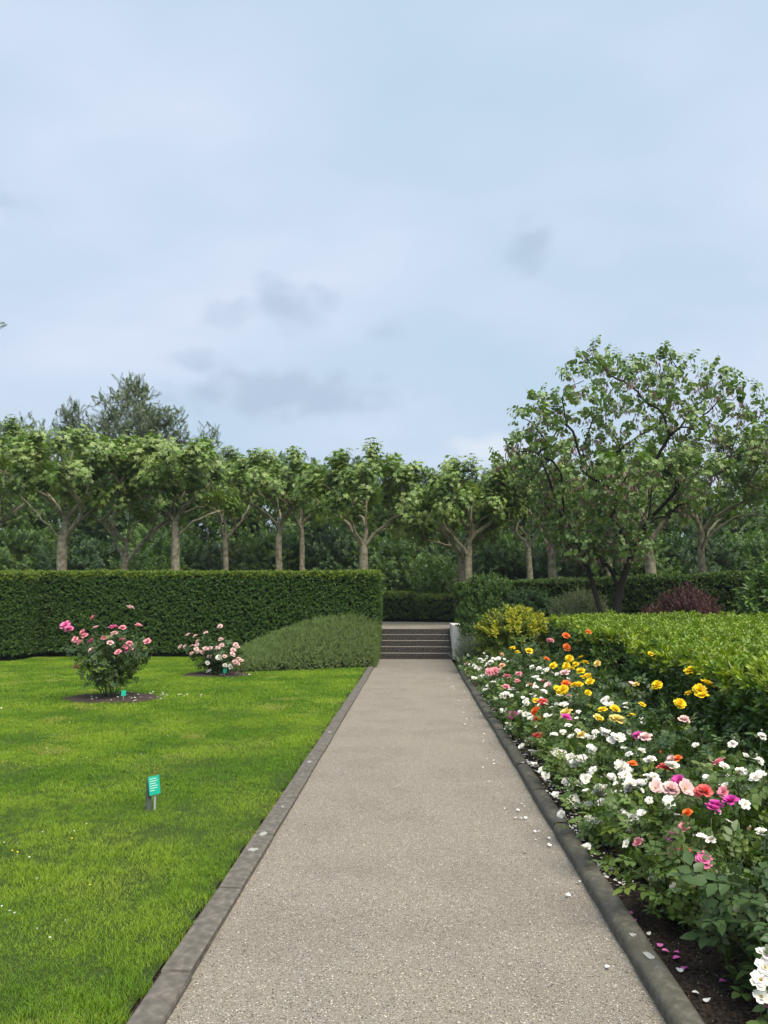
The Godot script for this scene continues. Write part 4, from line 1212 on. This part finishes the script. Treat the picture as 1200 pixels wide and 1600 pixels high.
func rose_bush(label: String, group: String, at: Vector3, h: float, rad: float, leaves: int, bare: float, a: Color, b: Color, single_leaves := false, sc := 1.0) -> Node3D:
	var t := thing("rose_bush", label, "rose bush", at, group)
	var st := tool()
	var curves := []
	for i in int(9 + rad * 6):
		var an := i * 2.4 + r_(-0.4, 0.4)
		var rr := sqrt((i + 0.5) / (9 + rad * 6)) * rad
		var tip := Vector3(cos(an) * rr, h * (1.0 - 0.42 * pow(rr / rad, 2.0)) * r_(0.82, 1.03), sin(an) * rr)
		var foot := Vector3(cos(an) * 0.05, -0.04, sin(an) * 0.05)
		var mid := Vector3(tip.x * 0.45, tip.y * 0.55, tip.z * 0.45) + ball() * 0.05
		var pts := PackedVector3Array()
		for k in 6:
			var q := k / 5.0
			pts.append(foot.lerp(mid, q).lerp(mid.lerp(tip, q), q))
		curves.append(pts)
		var g := r_(0.7, 1.2)
		st.set_color(Color(0.060 * g, 0.075 * g, 0.025 * g))
		tube(st, pts, PackedFloat32Array([0.0075, 0.007, 0.006, 0.005, 0.0042, 0.003]), 5)
	mesh_node("stems", done(st), M.stem, t)
	var xf: Array[Transform3D] = []
	var tint := PackedColorArray()
	for i in leaves:
		var c: PackedVector3Array = curves[rng.randi() % curves.size()]
		var q := clampf(bare + (1.0 - bare) * pow(rng.randf(), 0.75), 0.0, 0.999) * 5.0
		var p := c[int(q)].lerp(c[int(q) + 1], q - int(q))
		var o := ball() * minf(0.17, rad * 0.42)
		o.y *= 0.75
		p += o
		p.y = maxf(p.y, 0.05)
		var away := Vector3(p.x, 0.02, p.z)
		var d := away.normalized() * 0.5 + Vector3.UP * r_(-0.35, 0.5) + ball() * 0.8
		d = d.normalized()
		var n := Vector3.UP + away.normalized() * 0.35 + ball() * 0.55
		n = (n - d * n.dot(d)).normalized()
		var s := r_(0.75, 1.2) * sc
		xf.append(Transform3D(facing(d, n).scaled_local(Vector3(s, s, s)), p - d * 0.05 * s))
		var col := mixed(a, b, 0.14)
		if rng.randf() < 0.07:
			col = mixed(Color(0.14, 0.20, 0.03), Color(0.20, 0.25, 0.04), 0.1)
		tint.append(col)
	if single_leaves:
		var kinds := []
		for k in 6:
			var m := leaf_mat("rose leaf tone", 0.45, Color(0.68, 0.74, 0.32), 0.5)
			m.albedo_color = tint[k].linear_to_srgb()
			kinds.append(m)
		var n1 := mini(xf.size(), 290)
		for i in n1:
			mesh_node("leaf", S.rose[i % 3], kinds[rng.randi() % 6], t).transform = xf[i]
		xf = xf.slice(n1)
		tint = tint.slice(n1)
	if xf.size():
		var half := xf.size() / 2
		scatter("foliage", S.rose[1], M.rose_leaf, xf.slice(0, half), tint.slice(0, half), t)
		scatter("foliage", S.rose[2], M.rose_leaf, xf.slice(half), tint.slice(half), t)
	return t

func add_bloom(bush: Node3D, at: Vector3, c: String, size: float, form: String, lift := 0.9) -> void:
	var list: Array = S[form]
	var m: ArrayMesh = list[rng.randi() % list.size()]
	var o := MeshInstance3D.new()
	o.name = "bud" if form == "bud" else "bloom"
	o.mesh = m
	o.set_surface_override_material(0, M["petal_" + c])
	for k in range(1, m.get_surface_count()):
		o.set_surface_override_material(k, M.stem if k == m.get_surface_count() - 1 else M.stamen)
	var away := at - bush.position
	away.y = 0.0
	var d := Vector3.UP * lift + away.limit_length(0.4) + Vector3(-0.12, 0, 0.30) + ball() * 0.55
	o.transform = Transform3D(frame(d, r_(0, TAU)).scaled_local(Vector3.ONE * size), at - bush.position)
	bush.add_child(o, true)

func lawn_roses() -> void:
	var la := Color(0.042, 0.085, 0.026)
	var lb := Color(0.085, 0.145, 0.042)
	var tall := rose_bush("tall rose bush with pink blooms standing on the lawn", "", Vector3(-4.75, 0.01, -11.9), 1.12, 0.66, 1250, 0.30, la, lb)
	for c in TALL_BUSH_BLOOMS:
		var v: Array = TALL_BUSH_BLOOMS[c]
		for i in range(0, v.size(), 3):
			add_bloom(tall, Vector3(v[i], v[i + 1] + 0.02, v[i + 2] + 0.16), c, r_(0.10, 0.13) * (1.25 if c == "k" else 1.0), "double")
	var low := rose_bush("low rose bush with blush white blooms on the lawn near the bank", "", Vector3(-4.05, 0.01, -15.6), 0.78, 0.57, 950, 0.15, la, lb)
	for c in LOW_BUSH_BLOOMS:
		var v: Array = LOW_BUSH_BLOOMS[c]
		for i in range(0, v.size(), 3):
			add_bloom(low, Vector3(v[i], maxf(0.1, v[i + 1] + 0.02), v[i + 2] + 0.14), c, r_(0.095, 0.12), "double")
	# round beds cut in the turf
	for p in [[-4.72, -11.95, 0.78, 0.62], [-4.05, -15.65, 0.72, 0.6]]:
		var st := tool()
		var c := Vector3(p[0], 0.03, p[1])
		var n := 40
		var rings := []
		for j in 5:
			var ring := []
			for k in n:
				var a := TAU * k / n
				var rr := j / 4.0 * (1.0 + 0.08 * wob.get_noise_2d(cos(a) * 6 + p[0], sin(a) * 6))
				var q := c + Vector3(cos(a) * p[2] * rr, 0, sin(a) * p[3] * rr)
				q.y = 0.035 + 0.02 * wob.get_noise_2d(q.x * 14, q.z * 14) - (0.03 if j == 4 else 0.0)
				ring.append(q)
			rings.append(ring)
		for j in 4:
			for k in n:
				quad(st, rings[j][k], rings[j][(k + 1) % n], rings[j + 1][(k + 1) % n], rings[j + 1][k])
		var o := structure("soil_bed", done(st), M.mulch)

func front_edge(z: float) -> float:
	return 1.02 + 0.10 * clampf((-6.0 - z) / -3.0, 0.0, 1.2) if z > -6.0 else 1.03

func bed_height(x: float, z: float) -> float:
	var t := clampf((x - 1.1) / 1.25, 0.0, 1.1)
	return 0.18 + minf(0.25, t * 1.6) + 0.40 * t

func rose_bed() -> void:
	var ordinal := ["first", "second", "third", "fourth", "fifth", "sixth", "seventh", "eighth", "ninth", "tenth", "eleventh", "twelfth", "thirteenth", "fourteenth", "fifteenth", "sixteenth", "seventeenth", "eighteenth", "nineteenth", "twentieth", "twenty-first", "twenty-second"]
	var rows := [["kerbside row", 1.30, 0.34, 0.62], ["middle row", 1.77, 0.34, 0.66], ["hedgeside row", 2.16, 0.36, 0.68]]
	var bushes := []
	for k in 3:
		var z := -16.3 + 0.2 * k
		var spots := []
		while z < -3.2:
			var x: float = rows[k][1] + r_(-0.07, 0.07)
			if z > -4.6:
				x += 0.10 * (z + 4.6)
				x = maxf(x, rows[k][1] - 0.02)
				x += 0.06 * (z + 4.6) / 1.4
			if not (z < -14.9 and k > 0):
				spots.append(Vector3(x, 0.0, z + r_(-0.08, 0.08)))
			z += rows[k][3]
		for i in spots.size():
			var p: Vector3 = spots[i]
			p.y = soil_y(p.x, p.z) - 0.005
			bushes.append({"at": p, "row": k, "order": i, "blooms": [], "count": {}})
	# every bloom goes to the bush it grows nearest to
	for c in BED_BLOOMS:
		var v: Array = BED_BLOOMS[c]
		for i in range(0, v.size(), 4):
			var q := Vector3(v[i], v[i + 1], v[i + 2])
			var best := {}
			var bd := 1e9
			for bu in bushes:
				var d: float = Vector2(bu.at.x - q.x, bu.at.z - q.z).length()
				if d < bd:
					bd = d
					best = bu
			best.blooms.append([q, c, v[i + 3] * 0.01])
			var word: String = {"w": "white", "y": "yellow", "c": "pale yellow", "l": "blush pink", "k": "pink", "p": "pink", "r": "coral red", "a": "apricot", "m": "magenta", "o": "orange"}[c]
			best.count[word] = best.count.get(word, 0) + 1
	for bu in bushes:
		var words: Array = bu.count.keys()
		words.sort_custom(func(a, b): return bu.count[a] > bu.count[b])
		var look := "leafy rose bush with few blooms"
		if words.size() == 1:
			look = "rose bush with %s blooms" % words[0]
		elif words.size() > 1:
			look = "rose bush with %s and %s blooms" % [words[0], words[1]]
		var lab := "%s, %s from the steps in the %s" % [look, ordinal[bu.order], rows[bu.row][0]]
		var p: Vector3 = bu.at
		var h := bed_height(p.x, p.z) * r_(0.9, 1.04)
		var whites: bool = bu.count.get("white", 0) > 1 or (words.is_empty() and bu.row == 0)
		var near: bool = p.z > -5.0
		var ca := Color(0.045, 0.090, 0.026)
		var cb := Color(0.090, 0.150, 0.040)
		if whites:
			ca = Color(0.075, 0.135, 0.024)
			cb = Color(0.145, 0.215, 0.040)
		var t := rose_bush(lab, "rose bushes of the bed beside the path", p, h, rows[bu.row][2] + (0.05 if near else 0.0), int((330 if near else 260) * (1.0 if bu.row < 2 else 1.15)), 0.12, ca, cb, p.z > -4.4 and p.x < 2.0, (0.85 if whites else 1.05) * (1.2 if near else 1.0))
		for bl in bu.blooms:
			var q: Vector3 = bl[0] + Vector3(-0.035, 0.035, 0.05)
			var size: float = bl[2]
			if bl[1] == "w":
				var n := clampi(int(round(size / 0.022)), 2, 5)
				for k in n:
					var o := ball() * size * 0.45
					add_bloom(t, q + Vector3(o.x, o.y * 0.5, o.z), "w", clampf(size * 0.85, 0.048, 0.072), "open")
				for k in 2:
					if rng.randf() < 0.6:
						var o := ball() * 0.09
						add_bloom(t, q + Vector3(o.x, absf(o.y) * 0.5, o.z), "w", 0.022, "bud", 1.5)
			elif size > 0.115:
				for k in 3:
					var o := ball() * size * 0.32
					add_bloom(t, q + Vector3(o.x, o.y * 0.6, o.z), bl[1], size * 0.68, "double")
			elif size < 0.035:
				add_bloom(t, q, bl[1], 0.035, "bud", 1.5)
			else:
				add_bloom(t, q, bl[1], maxf(size * 1.15, 0.06), "open" if (bl[1] == "l" or bl[1] == "k") and rng.randf() < 0.5 else "double")
		# a few more small white flowers low down and buds above the leaves
		if whites:
			for k in (8 if p.z < -5 else 4):
				var an := r_(0, TAU)
				var rr := r_(0.3, 0.95) * float(rows[bu.row][2])
				add_bloom(t, p + Vector3(cos(an) * rr, h * (1.0 - 0.4 * pow(rr / 0.34, 2.0)) + 0.05, sin(an) * rr), "w", r_(0.04, 0.06), "open")
	# the white rose that just enters at the near corner
	var t := rose_bush("white rose bush nearest the camera at the frame's lower right corner", "", Vector3(1.38, 0.0, -2.86), 0.34, 0.22, 90, 0.1, Color(0.05, 0.092, 0.02), Color(0.105, 0.16, 0.034), true)
	for q in [[1.215, 0.27, -2.87], [1.19, 0.235, -2.85], [1.235, 0.30, -2.90], [1.235, 0.245, -2.84], [1.185, 0.185, -2.84], [1.27, 0.27, -2.88], [1.225, 0.12, -2.80]]:
		add_bloom(t, Vector3(q[0], q[1], q[2]), "w", 0.062, "open", 0.5)

# ------------------------------------------------------------------ plant labels, petals

func plate_line(parent: Node, w: float, h: float, at: Vector3) -> void:
	var m := BoxMesh.new()
	m.size = Vector3(w, h, 0.0012)
	mesh_node("text_line", m, M.sign_text, parent).position = at

func labels_and_litter() -> void:
	var t := thing("plant_sign", "small green plant label on a grey post in the lawn", "sign", Vector3(-1.93, 0.0, -5.72))
	t.rotation.y = 0.8
	mesh_node("post", bevel_box(Vector3(0.036, 0.235, 0.014), 0.003), M.sign_post, t).position = Vector3(-0.022, -0.02, -0.018)
	mesh_node("stake", bevel_box(Vector3(0.017, 0.20, 0.006), 0.002), M.sign_stake, t).position = Vector3(0.018, -0.02, 0.0)
	var pl := mesh_node("plate", bevel_box(Vector3(0.088, 0.132, 0.004), 0.001), M.sign_green, t)
	pl.position = Vector3(0.012, 0.118, 0.012)
	pl.rotation = Vector3(-0.16, 0, 0.05)
	var y := 0.114
	for w in [0.056, 0.064, 0.048, 0.062, 0.058, 0.036]:
		plate_line(pl, w, 0.0042, Vector3(-0.036 + w / 2, y, 0.0026))
		y -= 0.0165
	for p in [[-4.42, -11.62, "tiny green plant label at the foot of the tall pink rose"], [-3.78, -15.25, "tiny green plant label at the foot of the blush rose"]]:
		var s := thing("plant_sign", p[2], "sign", Vector3(p[0], 0.02, p[1]))
		s.rotation.y = 0.1
		mesh_node("stake", bevel_box(Vector3(0.012, 0.10, 0.005), 0.001), M.sign_stake, s).position = Vector3(0, -0.02, 0)
		var q := mesh_node("plate", bevel_box(Vector3(0.07, 0.085, 0.004), 0.001), M.sign_green, s)
		q.position = Vector3(0, 0.06, 0.006)
		q.rotation.x = -0.25
	# a seedling with reddish young leaves behind the sign
	var sd := thing("seedling", "small seedling with orange-red young leaves behind the lawn sign", "plant", Vector3(-1.94, 0.0, -5.80))
	var st := tool()
	for i in 9:
		st.set_color(Color(0.42, 0.11, 0.03) if i > 5 else Color(0.07, 0.15, 0.02))
		var a := i * 2.4
		leaf(st, Vector3(0, 0.10 + i * 0.022, 0), Vector3(cos(a), 0.6, sin(a)).normalized(), Vector3(-cos(a) * 0.5, 1, -sin(a) * 0.5).normalized(), 0.035, 0.02)
	st.set_color(Color(0.10, 0.10, 0.03))
	tube(st, PackedVector3Array([Vector3(0, -0.02, 0), Vector3(0, 0.3, 0)]), PackedFloat32Array([0.003, 0.002]), 4)
	mesh_node("leaves", done(st), M.leaf, sd)
	# petals
	var ps := tool()
	ps.set_color(Color.WHITE)
	var rim := []
	for k in 9:
		var a := TAU * k / 9
		rim.append(Vector3(sin(a) * 0.5, 0.5 - cos(a) * 0.5 * (0.85 if absf(a - PI) < 0.4 else 1.0), 0.13 + 0.09 * sin(2.0 * a)))
	for k in 9:
		tri(ps, Vector3(0, 0.5, 0), rim[k], rim[(k + 1) % 9])
	var pm := done(ps)
	var xf: Array[Transform3D] = []
	var tint := PackedColorArray()
	var put := func(x: float, y: float, z: float, s: float, c: Color) -> void:
		var d := Vector3(r_(-1, 1), r_(0, 0.25), r_(-1, 1)).normalized()
		var n := Vector3(r_(-0.3, 0.3), 1, r_(-0.3, 0.3))
		n = (n - d * n.dot(d)).normalized()
		xf.append(Transform3D(facing(d, n).scaled_local(Vector3(s, s, s)), Vector3(x, y, z)))
		tint.append(c)
	var white := Color(0.80, 0.78, 0.72)
	for i in 620:
		var z := -4.3 - 11.5 * pow(rng.randf(), 1.25)
		var x := 1.035 + 0.16 * pow(rng.randf(), 1.8)
		put.call(x, maxf(soil_y(x, z), 0.0) + 0.008, z, r_(0.014, 0.027), mixed(white, Color(0.78, 0.70, 0.62), 0.06))
	for i in 60:
		var z := r_(-5.0, -15.5)
		put.call(r_(0.6, 0.9), 0.010, z, r_(0.014, 0.024), white)
	for p in [[1.03, -3.95], [1.05, -3.88], [1.09, -3.62], [1.10, -3.58], [1.12, -3.56], [1.11, -3.52], [1.12, -3.44], [1.24, -3.32], [1.42, -3.28], [1.33, -3.12]]:
		put.call(p[0], soil_y(p[0], p[1]) + 0.012, p[1], r_(0.024, 0.034), mixed(Color(0.68, 0.09, 0.42), Color(0.72, 0.20, 0.45), 0.1))
	for p in [[1.06, -3.75], [1.09, -3.36], [1.10, -3.22], [1.11, -3.18], [1.31, -3.13], [1.33, -2.83], [1.14, -2.95], [1.55, -3.5], [1.2, -4.2], [1.46, -2.86]]:
		put.call(p[0], soil_y(p[0], p[1]) + 0.012, p[1], r_(0.022, 0.032), white)
	for p in [[0.80, -3.42], [0.66, -4.9], [0.78, -4.2], [0.72, -2.96], [0.9, -4.4], [0.84, -5.0], [0.86, -5.15], [0.8, -5.3], [0.78, -5.6], [0.74, -5.8]]:
		put.call(p[0], 0.011, p[1], r_(0.02, 0.03), white)
	for i in 70:
		var a := r_(0, TAU)
		var rr := r_(0.2, 1.0)
		put.call(-4.55 + cos(a) * rr + 0.35, 0.05, -11.85 + sin(a) * rr * 0.7, r_(0.018, 0.032), mixed(Color(0.80, 0.70, 0.64), white, 0.08))
	for i in 26:
		put.call(-3.75 + r_(-0.5, 0.6), 0.05, -15.45 + r_(-0.2, 0.35), r_(0.02, 0.035), mixed(Color(0.80, 0.70, 0.64), white, 0.08))
	for i in 60:
		put.call(r_(-7.2, -5.4), 0.05, r_(-10.6, -8.2), r_(0.018, 0.03), mixed(white, Color(0.78, 0.74, 0.5), 0.08))
	var o := scatter("litter", pm, M.petal_litter, xf, tint)
	o.set_meta("label", "fallen rose petals, mostly white, along the kerb and on the lawn")
	o.set_meta("category", "petals")

# ------------------------------------------------------------------ grass

func grass_patch(n: int, side: float, w: float, h: float) -> ArrayMesh:
	var st := tool()
	st.set_smooth_group(-1)
	for i in n:
		var p := Vector3(r_(-0.5, 0.5) * side, -0.012, r_(-0.5, 0.5) * side)
		var a := r_(0, TAU)
		var lean := Vector3(cos(a), 0, sin(a)) * r_(0.2, 1.7)
		var hh := h * r_(0.45, 1.1)
		var s := Vector3(-sin(a + r_(-0.8, 0.8)), 0, cos(a)) * w * r_(0.6, 1.2)
		var c := mixed(Color(0.72, 0.86, 0.7), Color(1.28, 1.12, 1.1), 0.12)
		if rng.randf() < 0.04:
			c = Color(1.9, 1.35, 4.0)
		st.set_color(c)
		var m := p + Vector3.UP * hh * 0.6 + lean * hh * 0.25
		var t := p + Vector3.UP * hh + lean * hh * 0.8
		quad(st, p - s, m - s * 0.8, m + s * 0.8, p + s)
		tri(st, m - s * 0.8, t, m + s * 0.8)
	return done(st)

func in_bed(x: float, z: float) -> bool:
	for p in [[-4.72, -11.95, 0.74, 0.58], [-4.05, -15.65, 0.68, 0.56]]:
		if pow((x - p[0]) / p[2], 2) + pow((z - p[1]) / p[3], 2) < 1.0:
			return true
	return false

func lawn_grass() -> void:
	var big := FastNoiseLite.new()
	big.seed = 21
	big.frequency = 0.55
	big.fractal_octaves = 4
	var near_mesh := [grass_patch(1500, 0.26, 0.0011, 0.028), grass_patch(1500, 0.26, 0.0011, 0.031), grass_patch(1300, 0.26, 0.0012, 0.036)]
	var mid_mesh := [grass_patch(950, 0.30, 0.0019, 0.031), grass_patch(950, 0.30, 0.0019, 0.035)]
	var far_mesh := [grass_patch(700, 0.40, 0.0036, 0.040)]
	var sets := {}
	var add := func(key: String, m: Mesh, x: float, z: float, s: float) -> void:
		if not sets.has(key):
			var e: Array[Transform3D] = []
			sets[key] = [m, e, PackedColorArray()]
		var v := big.get_noise_2d(x, z)
		var v2 := big.get_noise_2d(x * 3.5 + 70, z * 3.5)
		var c := Color(0.110, 0.225, 0.006).lerp(Color(0.25, 0.365, 0.020), clampf(0.5 + v * 1.3 + v2 * 0.8, 0, 1))
		if v2 > 0.38:
			c = c.lerp(Color(0.38, 0.36, 0.10), clampf((v2 - 0.38) * 3.0, 0, 0.7))
		sets[key][1].append(Transform3D(Basis(Vector3.UP, r_(0, TAU)).scaled(Vector3(s, s * r_(0.8, 1.2), s)), Vector3(x, 0.012 * wob.get_noise_2d(x * 0.5, z * 0.5), z)))
		sets[key][2].append(c)
	# (step, from, to, kind)
	for band in [[0.20, 1.0, -6.2, "near"], [0.23, -6.2, -11.0, "mid"], [0.28, -11.0, -20.3, "far"]]:
		var z: float = band[1]
		while z > band[2]:
			var x := -1.16
			var edge := -0.66 * absf(z) - 2.2
			while x > maxf(edge, -14.8):
				var xx: float = x + r_(-0.05, 0.05)
				var zz: float = z + r_(-0.05, 0.05)
				xx = minf(xx, {"near": -1.205, "mid": -1.225, "far": -1.28}[band[3]])
				var clear := not in_bed(xx, zz) and bank_y(xx, zz) < 0.05
				if clear and not (xx < -9.9 and zz < -18.7) and zz > -20.1:
					var k: String = band[3]
					var list: Array = near_mesh if k == "near" else mid_mesh if k == "mid" else far_mesh
					var j := rng.randi() % list.size()
					add.call(k + str(j), list[j], xx, zz, r_(0.9, 1.1))
				x -= band[0]
			z -= band[0]
	var lawn := get_node("lawn")
	for k in sets:
		var o := scatter("grass", sets[k][0], M.grass, sets[k][1], sets[k][2], lawn)
	# clover heads, daisies and buttercups
	var st := tool()
	for k in 7:
		var a := TAU * k / 7
		leaf(st, Vector3(0, 0.0, 0), Vector3(cos(a), 0.5, sin(a)).normalized(), Vector3(-cos(a) * 0.4, 1, -sin(a) * 0.4).normalized(), 0.9, 0.6, 0.3, 0.1, false)
	tube(st, PackedVector3Array([Vector3(0, -1, 0), Vector3(0, 0, 0)]), PackedFloat32Array([0.08, 0.08]), 3)
	var fm := done(st)
	var xf: Array[Transform3D] = []
	var tint := PackedColorArray()
	var spots := [[-1.95, -3.75, 0.5, 22], [-2.4, -4.9, 0.45, 12], [-1.7, -3.2, 0.4, 6], [-4.6, -8.5, 1.6, 30], [-6.2, -10.0, 1.2, 60], [-3.2, -7.5, 1.4, 26], [-3.0, -10.5, 1.8, 40]]
	for s in spots:
		for i in s[3]:
			var o: Vector3 = ball() * float(s[2])
			var k := r_(0.005, 0.009)
			xf.append(Transform3D(frame(Vector3(r_(-0.3, 0.3), 1, r_(-0.3, 0.3)), r_(0, TAU)).scaled_local(Vector3(k, k, k)), Vector3(s[0] + o.x, r_(0.035, 0.065), s[1] + o.z)))
			tint.append(Color(0.80, 0.80, 0.72) if rng.randf() < 0.72 else Color(0.75, 0.62, 0.04))
	var w := scatter("lawn_flowers", fm, M.petal_litter, xf, tint, lawn)
